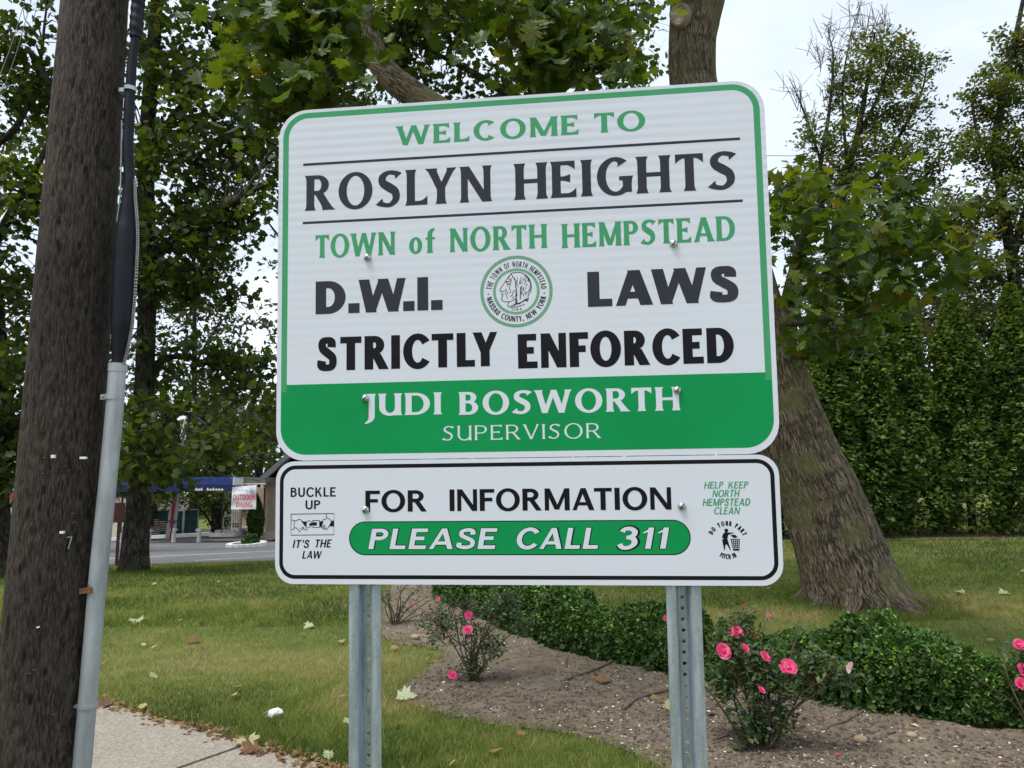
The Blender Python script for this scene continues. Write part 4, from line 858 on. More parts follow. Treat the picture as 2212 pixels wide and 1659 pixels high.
# scar of a cut limb
b = MB(); c0 = tr(1467, 32, -.33); nrm_ = unit(np.array([-.55, -.8, -.1])); a_ = unit(np.cross(nrm_, [0, 0, 1.])); b_v = np.cross(a_, nrm_)
th = np.linspace(0, 2*np.pi, 28, endpoint=False); prof = [(.165, -.14), (.158, .0), (.150, .028), (.128, .030), (.118, .012), (.06, .008), (.0, -.004)]
V = np.array([mloc(c0)+(a_*math.cos(t)*r*.86+b_v*math.sin(t)*r*1.05)*(1+.06*math.sin(3*t))+nrm_*z_ for r, z_ in prof for t in th])
Fs = [(i*28+j, i*28+(j+1) % 28, (i+1)*28+(j+1) % 28, (i+1)*28+j) for i in range(6) for j in range(28)]
b.add(V, Fs[:84], smooth=True); b.add(V, Fs[84:], mi=1, smooth=True)
M['cutwood'] = noisy('cut_wood', (.20, .15, .10), (.52, .44, .33), 9, .9, .5, scale=(1, 1, 3))
b.build('pruning_scar', [M['bark'], M['cutwood']], mt)
# thin branches carrying the near leaves
nb = [([tr(1512, -60), tr(1400, -160, -1.5), tr(1300, -120, -3.0), tr(1250, 40, -4.0), tr(1240, 150, -4.3)], [.09, .06, .035, .018, .006]),
      ([tr(1400, -160, -1.5), tr(1200, -220, -3.5), tr(1080, -160, -4.4), tr(1010, -40, -4.9)], [.05, .035, .02, .008]),
      ([tr(900, -260, .0), tr(800, -260, -2.6), tr(700, -140, -4.0), tr(640, 30, -4.6), tr(620, 200, -4.8)], [.06, .045, .028, .015, .005]),
      ([tr(800, -260, -2.6), tr(800, -160, -4.0), tr(770, -20, -4.5), tr(730, 110, -4.8), tr(690, 210, -4.9)], [.04, .028, .018, .01, .004]),
      ([tr(760, 160, -.2), tr(720, 120, -1.2), tr(680, 40, -2), tr(640, -20, -2.2)], [.03, .022, .015, .006]),
      ([tr(1712, 650, -.2), tr(1770, 600, -1.4), tr(1850, 560, -2.4), tr(1950, 530, -3.0), tr(2040, 540, -3.2)], [.06, .04, .022, .012, .005]),
      ([tr(1712, 650, -.2), tr(1740, 520, -1.6), tr(1780, 430, -2.6), tr(1850, 400, -3.2), tr(1960, 420, -3.6)], [.06, .035, .02, .012, .005]),
      ([tr(1700, 700, -.2), tr(1780, 690, -1.2), tr(1870, 680, -2.0), tr(1960, 640, -2.4)], [.05, .03, .018, .006])]
limbs(mt, [(mloc(p), r) for p, r in nb], M['twig'], name='branch', sides=8, n=26)
# crown: sprays of leaves
allp = lim+nb
cl = [(mloc(c_), r, n) for c_, r, n in [
    (tr(1200, 30, -4.2), (.60, .7, .50), 26), (tr(1310, 120, -4.0), (.30, .5, .22), 12), (tr(1180, 120, -4.2), (.28, .4, .22), 10), (tr(1030, -40, -4.8), (.5, .5, .3), 12),
    (tr(640, 60, -4.7), (.45, .5, .45), 22), (tr(600, 220, -4.7), (.35, .4, .30), 12), (tr(690, 110, -4.8), (.32, .4, .35), 12), (tr(850, -70, -4.5), (.5, .5, .18), 7), (tr(690, 215, -4.9), (.22, .3, .18), 6),
    (tr(1770, 450, -2.6), (.6, .8, .45), 13), (tr(1900, 450, -3.2), (.65, .7, .42), 10), (tr(1750, 600, -1.5), (.65, .9, .55), 17), (tr(1900, 590, -2.6), (.7, .7, .45), 11), (tr(2020, 520, -3.2), (.5, .5, .35), 5),
    (tr(1830, 720, -1.4), (.75, .7, .45), 14), (tr(1715, 410, -1.9), (.25, .5, .25), 6), (tr(1960, 620, -2.6), (.5, .6, .35), 8), (tr(2080, 560, -3.2), (.4, .5, .3), 4), (tr(1700, 470, -1.9), (.25, .5, .4), 6), (tr(1740, 750, -.4), (.35, .4, .3), 7)]]
P_, _ = limb_pts([(mloc(p), r) for p, r in allp])
crown(mt, [(mloc(p), r) for p, r in allp], cl, M['maple'], 'maple', .115, per=15, sig=.16, up=.7, flat=.4, twr=.007)
# upper crown, mostly above the picture; last clump added to shade the upper trunk
cl2 = [(mloc(tr(1650, -500, -.5)), (1.6, 1.8, 1.3), 90), (mloc(tr(1300, -700, -1)), (1.8, 1.8, 1.3), 90), (mloc(tr(760, -420, 0)), (1.8, 1.8, 1.0), 90), (mloc(tr(1100, -330, -1.5)), (1.6, 1.5, .6), 50), (mloc(tr(1500, -420, -.8)), (1.5, 1.6, 1.0), 80)]
crown(mt, [(mloc(p), r) for p, r in lim], cl2, M['maple'], 'mid', .15, per=26, sig=.26, up=.3, name='upper_crown')
# the leaves that stand nearest, each one its own piece
lmesh = []
for k in range(4):
    T, F = LT['maple']; V = T.copy(); V[:, 2] += .06*rng.normal(size=len(V))*.5+(.10 if k % 2 else -.06)*V[:, 0]**2*3; V[:, 0] *= rng.uniform(.9, 1.1); b = MB(); b.add(V[:, [0, 1, 2]], F); 
    st_ = np.array([(-.008, -.02, .002), (.008, -.02, .002), (.006, -.75, .03), (-.006, -.75, .03)]); b.add(st_, [(0, 1, 2, 3)])
    o = b.build('leaf', M['maple_obj']); me_ = o.data; bpy.data.objects.remove(o); lmesh.append(me_)
near_c = [((640, 80, -5.2), (230, 150), 60), ((720, 130, -5.2), (60, 110), 16), ((1220, 70, -4.8), (170, 100), 64), ((1345, 140, -4.6), (70, 50), 22), ((1870, 500, -3.9), (220, 140), 50), ((1800, 660, -3.0), (150, 100), 28), ((1720, 720, -1.0), (40, 120), 14)]
for (px, py, dy), (sx_, sy_), n in near_c:
    for i in range(n):
        for _ in range(20):
            x, y = px+rng.normal()*sx_*.55, py+rng.normal()*sy_*.6
            if not (595 < x < 1665 and y > 215-(x-600)*.07) and not (1405 < x < 1660 and y < 260): break
        P = mloc(tr(x, y, dy+rng.normal()*.25)); o = bpy.data.objects.new('leaf', lmesh[rng.integers(4)]); link(o, mt); s = rng.uniform(.085, .14); o.scale = (s, s, s)
        nrm = unit(np.array([rng.normal()*.6, -.5+rng.normal()*.5, .6+rng.normal()*.4])); t = unit(np.cross(nrm, rng.normal(size=3)+[2.5, 0, 0])); t = t if t[2] < 0 or rng.random() < .3 else -t
        bx = np.cross(t, nrm); o.matrix_local = Matrix(((bx[0]*s, t[0]*s, nrm[0]*s, P[0]), (bx[1]*s, t[1]*s, nrm[1]*s, P[1]), (bx[2]*s, t[2]*s, nrm[2]*s, P[2]), (0, 0, 0, 1)))
# ------------------------------------------------------------------ yew hedges beside the bed
def hedge(front, hts, wid, label, n1, nb_, seed=0):
    FP = catmull(np.array([gnd(*q) for q in front]), 60); T = unit(np.gradient(FP[:, :2], axis=0)); N = np.c_[-T[:, 1], T[:, 0]]; N *= np.sign(N[:, 1:2])
    W = np.interp(np.linspace(0, 1, 60), np.linspace(0, 1, len(wid)), wid); Hh = np.interp(np.linspace(0, 1, 60), np.linspace(0, 1, len(hts)), hts)
    Cc = FP[:, :2]+N*(W/2)[:, None]; base = np.array([Cc[30][0], Cc[30][1], float(gz(*Cc[30]))]); h = empty('yew_hedge', base, label, 'hedge')
    def pts(n, shell, seed2):
        t = rng.random(n)*59; i = np.minimum(t.astype(int), 58); f = (t-i)[:, None]; c = Cc[i]*(1-f)+Cc[i+1]*f; nn = N[i]; w_ = W[i]; hh = Hh[i]
        a = rng.random(n)*np.pi*1.12-.06*np.pi; q = 1-(1-shell)*rng.random(n)**1.6
        sx = np.sign(np.cos(a))*np.abs(np.cos(a))**.72; sz = np.sign(np.sin(a))*np.abs(np.sin(a))**.72
        lump = 1+.34*(n2f(c[:, 0]*1.0+sx*.5, c[:, 1], 2.2, seed2)-.45)*2+.22*(n2f(c[:, 0]+sx*.3, c[:, 1]+sz*.3, 7., seed2)-.45)*2
        endf = np.clip(np.minimum(t, 59-t)/4, 0, 1)**.5
        x = c+nn*(sx*q*w_/2*lump*endf)[:, None]; z = gz(x[:, 0], x[:, 1])+np.maximum(.02, (.10+.90*np.clip(sz, -.1, 1)*q*lump)*hh*(.5+.5*endf))*1.0
        out = np.c_[nn*sx[:, None], sz]; return np.c_[x, z]-base, out, q
    n2f = lambda x, y, s, z: n2(x, y, s, 3, z)
    mb = MB()
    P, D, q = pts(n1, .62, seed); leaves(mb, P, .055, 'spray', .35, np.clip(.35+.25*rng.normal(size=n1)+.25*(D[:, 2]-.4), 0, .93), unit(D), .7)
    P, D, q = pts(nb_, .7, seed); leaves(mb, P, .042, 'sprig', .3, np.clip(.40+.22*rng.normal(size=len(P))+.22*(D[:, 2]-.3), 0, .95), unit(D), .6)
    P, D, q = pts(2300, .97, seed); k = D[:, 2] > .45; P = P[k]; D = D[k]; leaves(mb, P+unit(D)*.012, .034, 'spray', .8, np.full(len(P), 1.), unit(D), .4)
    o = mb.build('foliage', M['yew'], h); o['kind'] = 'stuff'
    b = MB(); b.tube(np.c_[Cc, gz(Cc[:, 0], Cc[:, 1])+Hh*.42]-base, W*.27, 10, disp=lambda th, L, r: r*(.7+.6*vnoise(np.stack([np.cos(th)*2, np.sin(th)*2, L*6], -1))))
    b.build('branches', M['darkcore'], h)
    return h
n2c = lambda n: int(n)
M['darkcore'] = noisy('inner_branches', (.006, .010, .005), (.02, .022, .012), 30, .95, .6)
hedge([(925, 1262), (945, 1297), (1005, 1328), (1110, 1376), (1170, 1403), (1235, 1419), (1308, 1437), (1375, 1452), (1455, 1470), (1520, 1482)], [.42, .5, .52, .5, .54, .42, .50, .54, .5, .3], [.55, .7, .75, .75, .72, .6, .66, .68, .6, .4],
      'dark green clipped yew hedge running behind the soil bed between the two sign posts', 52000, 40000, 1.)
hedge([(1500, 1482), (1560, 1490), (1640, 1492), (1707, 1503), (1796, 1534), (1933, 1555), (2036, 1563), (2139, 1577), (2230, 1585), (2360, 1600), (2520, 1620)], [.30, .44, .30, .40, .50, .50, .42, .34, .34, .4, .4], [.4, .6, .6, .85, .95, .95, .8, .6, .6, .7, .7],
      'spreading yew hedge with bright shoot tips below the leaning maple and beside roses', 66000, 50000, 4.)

# ------------------------------------------------------------------ roses
def petal_bloom(size, facing, pale=False, half=False):
    size *= .9
    b = MB(); f = unit(np.array(facing, float)); a = unit(np.cross(f, [0, 0, 1.])); c = np.cross(a, f)
    for ringk, (n, tilt, s) in enumerate(((5, .25, 1.0), (5, .6, .78), (4, 1.05, .5))):
        for k in range(n):
            if half and (k > 1 or ringk): continue
            t = 2*np.pi*(k+.5*ringk)/n+rng.normal()*.12; R0 = a*math.cos(t)+c*math.sin(t); S0_ = -a*math.sin(t)+c*math.cos(t); V = []
            tl = tilt+rng.normal()*.12
            for i, (r, w_) in enumerate(((.03, .06), (.25, .27), (.42, .30), (.52, .16))):
                for j in (-1, 0, 1): V.append(R0*(r*s*math.cos(tl*(.6+i*.15)))*size+f*(r*s*math.sin(tl)*size+.015*size*j*j+rng.normal()*.012*size)+S0_*w_*j*s*size)
            F = [(i*3+j, i*3+j+1, (i+1)*3+j+1, (i+1)*3+j) for i in range(3) for j in range(2)]; b.add(V, F, tint=np.clip(rng.normal(.5, .25), 0, 1), smooth=True)
    if not half: b.lathe((0, 0, 0), [(0.06*size, .05*size), (.05*size, .12*size), (0, .13*size)], 7, mi=1)
    return b
def rose(basepx, blooms, leafc, label, nst=12, hgt=.7, fan=.4, lsz=.042, dens=1., bare=False, tint0=.45):
    B = gnd(*basepx); B[2] = float(gz(B[0], B[1]))+.01; r = empty('rose_bush', B, label, 'rose bush'); Y = B[1]; sb = MB(); tips = []
    L = lambda px, py, dy=0: at(px, py, Y+dy)-B
    cs = [(L(x, y, dy), np.array([rx, ry, rz])*Y/1597.5, n) for x, y, dy, rx, ry, rz, n in leafc]
    ends = [L(x, y, dy) for x, y, dy, *_ in blooms]+[c for c, *_ in cs]+[np.array([rng.normal()*fan*.6, rng.normal()*fan*.5, hgt*rng.uniform(.5, 1)]) for _ in range(nst)]
    for e in ends:
        s0 = np.array([rng.normal()*.03, rng.normal()*.03, -.01]); m1 = s0+(e-s0)*.4+np.array([rng.normal()*.03, rng.normal()*.03, .06]); m2 = s0+(e-s0)*.75+np.array([rng.normal()*.02, rng.normal()*.02, .04])
        b = MB(); b.tube([s0, m1, m2, e], [.0065, .005, .004, .0022], 6, n=12); b.build('stem', M['rosestem'], r); tips += [m1, m2, e, (m1+m2)/2]
    tips = np.array(tips)
    P = [ell(c, rad, int(n*dens), .6) for c, rad, n in cs]
    cl = np.vstack(P) if P else tips; D = ((cl[:, None]-tips[None])**2).sum(-1); near = tips[D.argmin(1)]; twigs(sb, near, cl, .0022, .001, .05); tw_ = sb.build('twigs', M['rosestem'], r); tw_['kind'] = 'stuff'
    q = np.repeat(np.arange(len(cl)), 7); lf = MB(); P = cl[q]+rng.normal(size=(len(q), 3))*.028; ti = np.clip(tint0+rng.normal(0, .18, len(cl))[q]+rng.normal(0, .12, len(q)), 0, 1)
    leaves(lf, P, lsz, 'oval', .9, ti); o = lf.build('foliage', M['roseleaf'], r); o['kind'] = 'stuff'
    for x, y, dy, s, kind in blooms:
        fc = (rng.normal()*.25, -.9, .5+rng.normal()*.2) if kind != 'side' else (.5, -.5, .6)
        b = petal_bloom(s, fc, half=(kind == 'pale')); o = b.build('bloom', [M['petal_pale'] if kind == 'pale' else M['petal'], M['stamen']], r); o.location = Vector(L(x, y, dy-.03))
    return r
M['rosestem'] = noisy('rose_stem', (.045, .030, .022), (.09, .07, .04), 30, .8, .2)
rose((1022, 1478), [(1012, 1329, -.1, .075, ''), (1011, 1361, -.12, .085, ''), (977, 1460, -.15, .085, 'side')],
     [(960, 1355, 0, 60, 40, 40, 60), (1050, 1390, 0, 45, 55, 40, 60), (1090, 1300, .1, 45, 30, 30, 40), (1000, 1310, .1, 60, 25, 40, 40), (1020, 1440, 0, 35, 40, 30, 25), (1130, 1350, .2, 25, 25, 30, 14)],
     'thin open rose bush with three pink blooms growing in the soil bed left of centre', 9, .62, .3, .036, 1.3)
rose((850, 1352), [(896, 1310, 0, .03, ''), (946, 1293, .5, .06, '')], [(830, 1290, 0, 45, 40, 40, 34), (900, 1275, .1, 40, 26, 40, 26), (870, 1320, .1, 30, 25, 30, 12), (945, 1330, .3, 40, 22, 30, 18)],
     'small sparse rose bush just right of the left sign post', 8, .6, .25, .034, 1.2)
rose((1642, 1622), [(1590, 1367, .1, .088, ''), (1561, 1408, -.15, .10, ''), (1609, 1401, -.1, .065, 'side'), (1652, 1419, -.1, .075, 'side'), (1702, 1443, -.15, .105, ''), (1839, 1446, -.2, .085, 'pale'), (1644, 1491, -.3, .05, 'side'), (1660, 1330, .4, .03, '')],
     [(1575, 1400, .1, 50, 50, 45, 95), (1555, 1470, .1, 38, 50, 40, 75), (1630, 1440, 0, 60, 45, 45, 110), (1680, 1480, -.05, 55, 40, 40, 85), (1640, 1540, -.05, 75, 30, 40, 70), (1760, 1440, -.1, 60, 22, 30, 50), (1830, 1460, -.15, 35, 18, 25, 24), (1600, 1355, .2, 40, 28, 40, 50), (1620, 1590, -.05, 35, 30, 30, 34), (1690, 1560, 0, 50, 25, 30, 26)],
     'largest rose bush with many pink blooms and pale spent pair beside the right post', 12, .7, .3, .043, .85, tint0=.55)
rose((1478, 1470), [(1439, 1337, 0, .06, ''), (1466, 1352, 0, .06, '')], [(1450, 1370, 0, 26, 26, 26, 26), (1490, 1400, 0, 34, 30, 30, 34)], 'rose bush mostly hidden by the right post with two small pink blooms', 6, .5, .2, .036)
rose((2262, 1610), [(2201, 1392, 0, .07, ''), (2211, 1447, -.05, .08, ''), (2206, 1478, -.1, .08, '')], [(2215, 1420, 0, 20, 50, 30, 26), (2260, 1440, 0, 50, 60, 50, 80), (2300, 1520, 0, 60, 50, 50, 70)], 'rose bush cut by the right edge of the picture, its pink blooms half seen', 10, .7, .3, .042)

# ------------------------------------------------------------------ arborvitae screen at the end of the lawn
def cone_mesh(seed, H=5.3, R=.90, N=17000):
    t = rng.random(N)**.8; z = .05+t*(H-.1); a = rng.random(N)*2*np.pi; lump = 1+.30*(vnoise(np.stack([np.cos(a)*1.7+seed, np.sin(a)*1.7, z*1.5], -1))-.5)*2+.2*(vnoise(np.stack([np.cos(a)*5+seed, np.sin(a)*5, z*5], -1))-.5)*2
    Rz = R*np.clip(1-(z/H)**1.7, .02, 1)**.8*np.clip(.72+z*.45, 0, 1); q = 1-.38*rng.random(N)**1.5; r = Rz*lump*q
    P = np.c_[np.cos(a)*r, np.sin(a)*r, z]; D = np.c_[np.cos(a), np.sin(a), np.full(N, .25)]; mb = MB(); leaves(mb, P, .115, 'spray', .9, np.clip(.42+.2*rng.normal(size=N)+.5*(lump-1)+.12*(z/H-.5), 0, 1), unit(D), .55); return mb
cones = []
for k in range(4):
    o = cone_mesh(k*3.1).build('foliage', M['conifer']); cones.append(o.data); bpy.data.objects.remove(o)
tm_ = MB(); tm_.tube([(0, 0, -.1), (.03, 0, 2), (0, .02, 4.6)], [.09, .07, .02], 8, n=8); o = tm_.build('trunk', M['bark_dark']); tme = o.data; bpy.data.objects.remove(o)
H0, H1 = gnd(1660, 1166), gnd(2212, 1160); dh = unit(H1[:2]-H0[:2]); posn = ['beside the leaning trunk', 'just right of the leaning trunk', 'second right of the leaning trunk', 'third right of the leaning trunk', 'fourth right of the leaning trunk', 'at the right picture edge']
labs = {}
for k in range(-6, 12):
    x, y = H0[:2]+dh*(k*1.12+.2)+np.array([0, .55])+rng.normal(size=2)*.16; z = float(gz(x, y)); hs = rng.uniform(.84, 1.14)*(1.0 if k > 0 else .85)
    px = 1106+x/y*1597
    if x < .8 or px > 2480: continue

    lb = f'dense dark green arborvitae cone in the screen {posn[min(max(int((px-1720)//105)+1, 0), 5)]}' if 1560 < px < 2230 else 'dark green arborvitae of the screen standing outside the picture'
    if px < 1560: continue
    if labs.get(lb) and 1560 < px < 2230: lb = lb.replace('dense dark', 'second dense dark')
    labs[lb] = 1
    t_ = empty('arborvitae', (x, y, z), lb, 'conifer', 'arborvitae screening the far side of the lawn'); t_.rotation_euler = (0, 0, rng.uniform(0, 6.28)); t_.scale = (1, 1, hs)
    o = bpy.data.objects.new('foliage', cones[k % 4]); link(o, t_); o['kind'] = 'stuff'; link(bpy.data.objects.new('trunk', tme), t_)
mb = MB(); q = np.array([H0[:2]-dh*9, H1[:2]+dh*14]); nn = np.array([-dh[1], dh[0]]); tt = np.linspace(0, 1, 120)[:, None]; L1 = q[0]+(q[1]-q[0])*tt; wob = (.10*(n2(L1[:, 0], L1[:, 1], 2.5)-.5)-.02)[:, None]
A = L1-nn*(.35-wob*2); B2 = L1+nn*1.6; V = np.vstack([np.c_[A, gz(A[:, 0], A[:, 1])+.012], np.c_[B2, gz(B2[:, 0], B2[:, 1])+.03]]); k = np.arange(119); mb.add(V, np.stack([k, k+1, k+121, k+120], 1), smooth=True); M['mulch'] = noisy('mulch', (.10, .07, .05), (.27, .20, .14), 14, .95, .7)
tag(mb.build('mulch_strip', M['mulch']), kind='structure')

# ------------------------------------------------------------------ broadleaf trees
def btree(name, basept, label, trunk, tr_, limbs_, clumps, lm, bark='bark_dark', tmk='mid', lsize=.14, per=26, sig=.28, sides=26, up=.4, tw='twig', flare=(.35, .2, 3), seed=0, twr=.014, cat='tree', mul=1):
    B = np.array(basept, float); B[2] = float(gz(B[0], B[1])); t = empty(name, B, label, cat); L_ = lambda P: np.asarray(P, float)-B
    T_ = [np.array([B[0], B[1], B[2]-.15])]+list(trunk); mb = MB(); mb.tube(L_(T_), tr_, sides*2, n=110, disp=barkdisp(.009*sides/26, flare, seed, 8.)); mb.build('trunk', M[bark], t)
    ll = [(L_(p), r) for p, r in limbs_]; limbs(t, ll, M[bark], sides=10, n=22)
    crown(t, [(L_(T_[1:]), tr_[1:])]+ll, [(L_(c), r, int(n*mul)) for c, r, n in clumps], lm, tmk, lsize, per, sig, up, M[tw], twr=twr); return t
def cp(px, py, Y, rx, ry, rd, n):
    """clump: centre in the view, radii given as they look, depth radius in metres"""
    k = 1.18 if 18.5 < Y < 21.5 and px > 1500 else 1
    return (at(px, py, Y), (k*rx*Y/1597.5, rd, k*ry*Y/1597.5), max(3, int(n*((.60 if Y < 18.5 and px < 1500 else .72) if Y < 30 else 1))))
g2 = gnd(288, 1238); Y2 = g2[1]; a2 = lambda x, y, dy=0: at(x, y, Y2+dy)
btree('oak_tree', g2, 'straight dark trunk tree on the lawn just right of the grey conduit', [a2(290, 1200), a2(299, 1080), a2(306, 950), a2(313, 800), a2(318, 640), a2(318, 500), a2(316, 330), a2(330, 120), a2(350, -150), a2(370, -420)],
      [.28, .245, .21, .19, .175, .165, .155, .145, .13, .09, .05],
      [([a2(314, 560), a2(360, 530, -.2), a2(430, 480, -.5), a2(500, 440, -.9), a2(570, 400, -1.2)], [.14, .12, .09, .06, .03]), ([a2(316, 470), a2(260, 380, .4), a2(180, 300, .8), a2(80, 200, 1.1)], [.11, .09, .06, .03]),
       ([a2(316, 330), a2(400, 220, .5), a2(480, 100, .9), a2(560, -60, 1.2)], [.10, .08, .05, .03]), ([a2(313, 800), a2(380, 770, .3), a2(460, 790, .6), a2(560, 830, .8)], [.08, .06, .04, .02]),
       ([a2(310, 880), a2(360, 880, -.6), a2(420, 900, -1.2), a2(470, 940, -1.6)], [.05, .04, .03, .015]), ([a2(318, 620), a2(240, 640, -.5), a2(170, 700, -1), a2(90, 760, -1.2)], [.08, .06, .04, .02]), ([a2(350, -150), a2(250, -330), a2(120, -480)], [.1, .07, .03])],
      [cp(400, 150, Y2, 170, 150, 1.4, 95), cp(520, 60, Y2+.5, 130, 120, 1.2, 55), cp(430, 330, Y2-.3, 160, 120, 1.3, 85), cp(540, 330, Y2, 75, 120, 1., 40), cp(400, 480, Y2-.3, 140, 90, 1.2, 60), cp(510, 470, Y2-.6, 80, 60, .9, 26),
       cp(400, 620, Y2, 105, 80, 1., 44), cp(470, 600, Y2, 60, 60, .8, 10), cp(430, 790, Y2+.4, 150, 60, 1., 46), cp(560, 830, Y2+.6, 70, 60, .7, 18), cp(380, 900, Y2-.8, 110, 55, .9, 36), cp(450, 960, Y2-1.2, 85, 50, .8, 26), cp(330, 990, Y2-.6, 55, 60, .8, 14), cp(120, 250, Y2+.8, 150, 200, 1.4, 80),
       cp(100, 700, Y2-.6, 120, 130, 1., 34), cp(330, -200, Y2, 350, 190, 2., 110), cp(250, 700, Y2-.8, 50, 200, .7, 20), cp(280, 1000, Y2-1, 40, 60, .5, 8), cp(370, 1025, Y2-1.2, 60, 25, .6, 8), cp(560, 920, Y2+.6, 40, 60, .6, 9)],
      M['oakdark'], lsize=.15, per=24, sig=.25, seed=2)
g3 = gnd(-14, 1248); Y3 = g3[1]; a3 = lambda x, y, dy=0: at(x, y, Y3+dy)
btree('ivy_clad_tree', g3, 'broad curved trunk with ivy at the left edge of the picture', [a3(-16, 1200), a3(-26, 1060), a3(-28, 930), a3(-20, 800), a3(-30, 600), a3(-50, 330), a3(-60, 0), a3(-70, -300)], [.38, .35, .31, .29, .27, .24, .2, .12, .06],
      [([a3(-20, 960), a3(20, 925, -.2), a3(60, 895, -.3), a3(110, 860, -.4), a3(170, 800, -.6)], [.17, .13, .10, .08, .04]), ([a3(-30, 560), a3(40, 430, -.3), a3(110, 300, -.5), a3(150, 180, -.6)], [.10, .07, .05, .02]), ([a3(-45, 330), a3(30, 280, .3), a3(80, 170, .5), a3(100, 20, .7)], [.09, .06, .04, .02])],
      [cp(40, 100, Y3, 150, 150, 1.2, 62), cp(-60, 350, Y3, 170, 150, 1.3, 50), cp(60, 450, Y3-.3, 110, 110, 1., 46), cp(40, 620, Y3, 110, 80, 1., 40), cp(60, 780, Y3-.3, 80, 60, .8, 22), cp(10, 900, Y3-.3, 45, 80, .4, 22), cp(-8, 1000, Y3-.4, 28, 90, .12, 26), cp(-100, 700, Y3, 90, 200, 1., 30), cp(60, -200, Y3, 250, 160, 1.6, 60), cp(75, 960, Y3+.6, 30, 60, .5, 8)],
      M['oakdark'], lsize=.14, per=24, sig=.22, seed=5)
a4 = lambda x, y, dy=0: at(x, y, 16.5+dy)
btree('spreading_maple_tree', a4(1200, 1130), 'tall maple with dark forking limbs seen above the upper edge of the sign', [a4(1200, 1100), a4(1195, 700), a4(1185, 400), a4(1160, 215), a4(1125, 60), a4(1100, -120), a4(1080, -350)], [.5, .42, .34, .26, .17, .13, .10, .05],
      [([a4(1170, 260), a4(1090, 200), a4(1010, 150), a4(930, 110), a4(830, 60)], [.12, .1, .07, .05, .03]), ([a4(1180, 330), a4(1240, 220, .4), a4(1290, 130, .6), a4(1320, 0, .8)], [.14, .1, .07, .04]), ([a4(1130, 80), a4(1050, 20), a4(960, 10), a4(880, -30)], [.08, .06, .04, .02]), ([a4(1145, 150), a4(1200, 60, .4), a4(1230, -80, .5)], [.1, .07, .04]), ([a4(1190, 450), a4(1000, 330, .5), a4(800, 240, .8), a4(640, 120, 1.)], [.15, .12, .08, .04])],
      [cp(1000, 60, 16.5, 160, 90, 1.3, 70), cp(880, 30, 16.5, 160, 100, 1.3, 70), cp(760, 130, 17, 160, 110, 1.3, 75), cp(640, 200, 17, 130, 100, 1.2, 55), cp(1160, 40, 16.5, 140, 90, 1.2, 50), cp(1310, 60, 17, 110, 100, 1.2, 50), cp(1370, 150, 16.5, 55, 60, 1., 18), cp(1060, 190, 17, 170, 45, 1.2, 36), cp(900, 190, 17, 90, 40, 1., 24), cp(1100, -220, 16.5, 420, 170, 2., 110), cp(620, 20, 16.5, 150, 120, 1.4, 55), cp(1000, 500, 17, 350, 250, 2, 90)],
      M['oakdark'], lsize=.16, per=22, sig=.32, seed=8)
# behind the left trees
def bg_tree(px, Y, top, rx, label, lm, name='background_tree', n=150, lean=0, per=26, ls=.24, base_py=None, low=960, tmk='oval', bark='bark_dark', extra=()):
    a = lambda x, y, dy=0: at(x, y, Y+dy); h = (low-top); cy = (low+top)/2; B = a(px, 1100)
    L_ = []
    for k in range(7):
        y0_ = low-h*(.1+.12*k); sg = 1 if k % 2 else -1; w_ = rx*rng.uniform(.5, .85)*(1-.05*k); L_.append(([a(px+lean*.3, y0_+40), a(px+lean*.3+sg*w_*.45, y0_-h*.06, rng.normal()*.8), a(px+lean*.4+sg*w_, y0_-h*.16, rng.normal()*1.3)], [.10, .06, .025]))
    cls = [cp(px+lean*.3+rng.normal()*rx*.30, cy+h*(.36-.72*k/8), Y+rng.normal()*.6, rx*(.72-.40*abs(k/8-.42)), h*.15, 1.8, n//9) for k in range(9)]+[cp(*e) for e in extra]
    return btree(name, B, label, [a(px, 1000), a(px+lean*.1, low), a(px+lean*.3, cy), a(px+lean*.6, top+h*.2), a(px+lean, top+10)], [.32, .27, .22, .15, .07, .02], L_, cls, lm, bark=bark, tmk=tmk, lsize=ls, per=per, sig=.42, sides=12, seed=px, twr=.016)
bg_tree(420, 50, 420, 190, 'lighter green tree behind the parking lot, right of the straight dark trunk', M['farleaf'], n=260, low=1030, ls=.42)
bg_tree(170, 25, 200, 230, 'green tree far behind the utility pole, filling the gap beside it', M['oakdark'], n=170, low=1040)
bg_tree(560, 56, 860, 50, 'small tree behind the roof of the tan building', M['oakdark'], n=24, low=1010, ls=.4)
bg_tree(-160, 26, 100, 260, 'tree beyond the left edge of the picture', M['oakdark'], n=240, low=1020)
bg_tree(690, 22, -150, 200, 'tall tree whose top shows above the left end of the sign', M['oakdark'], n=190, low=700)
bg_tree(330, 44, 860, 130, 'dark green tree behind the blue canopy and green fence', M['oakdark'], n=90, low=1125, ls=.32)
bg_tree(470, 46, 900, 110, 'bushy tree behind the canopy post', M['oakdark'], n=110, low=1140, ls=.32)
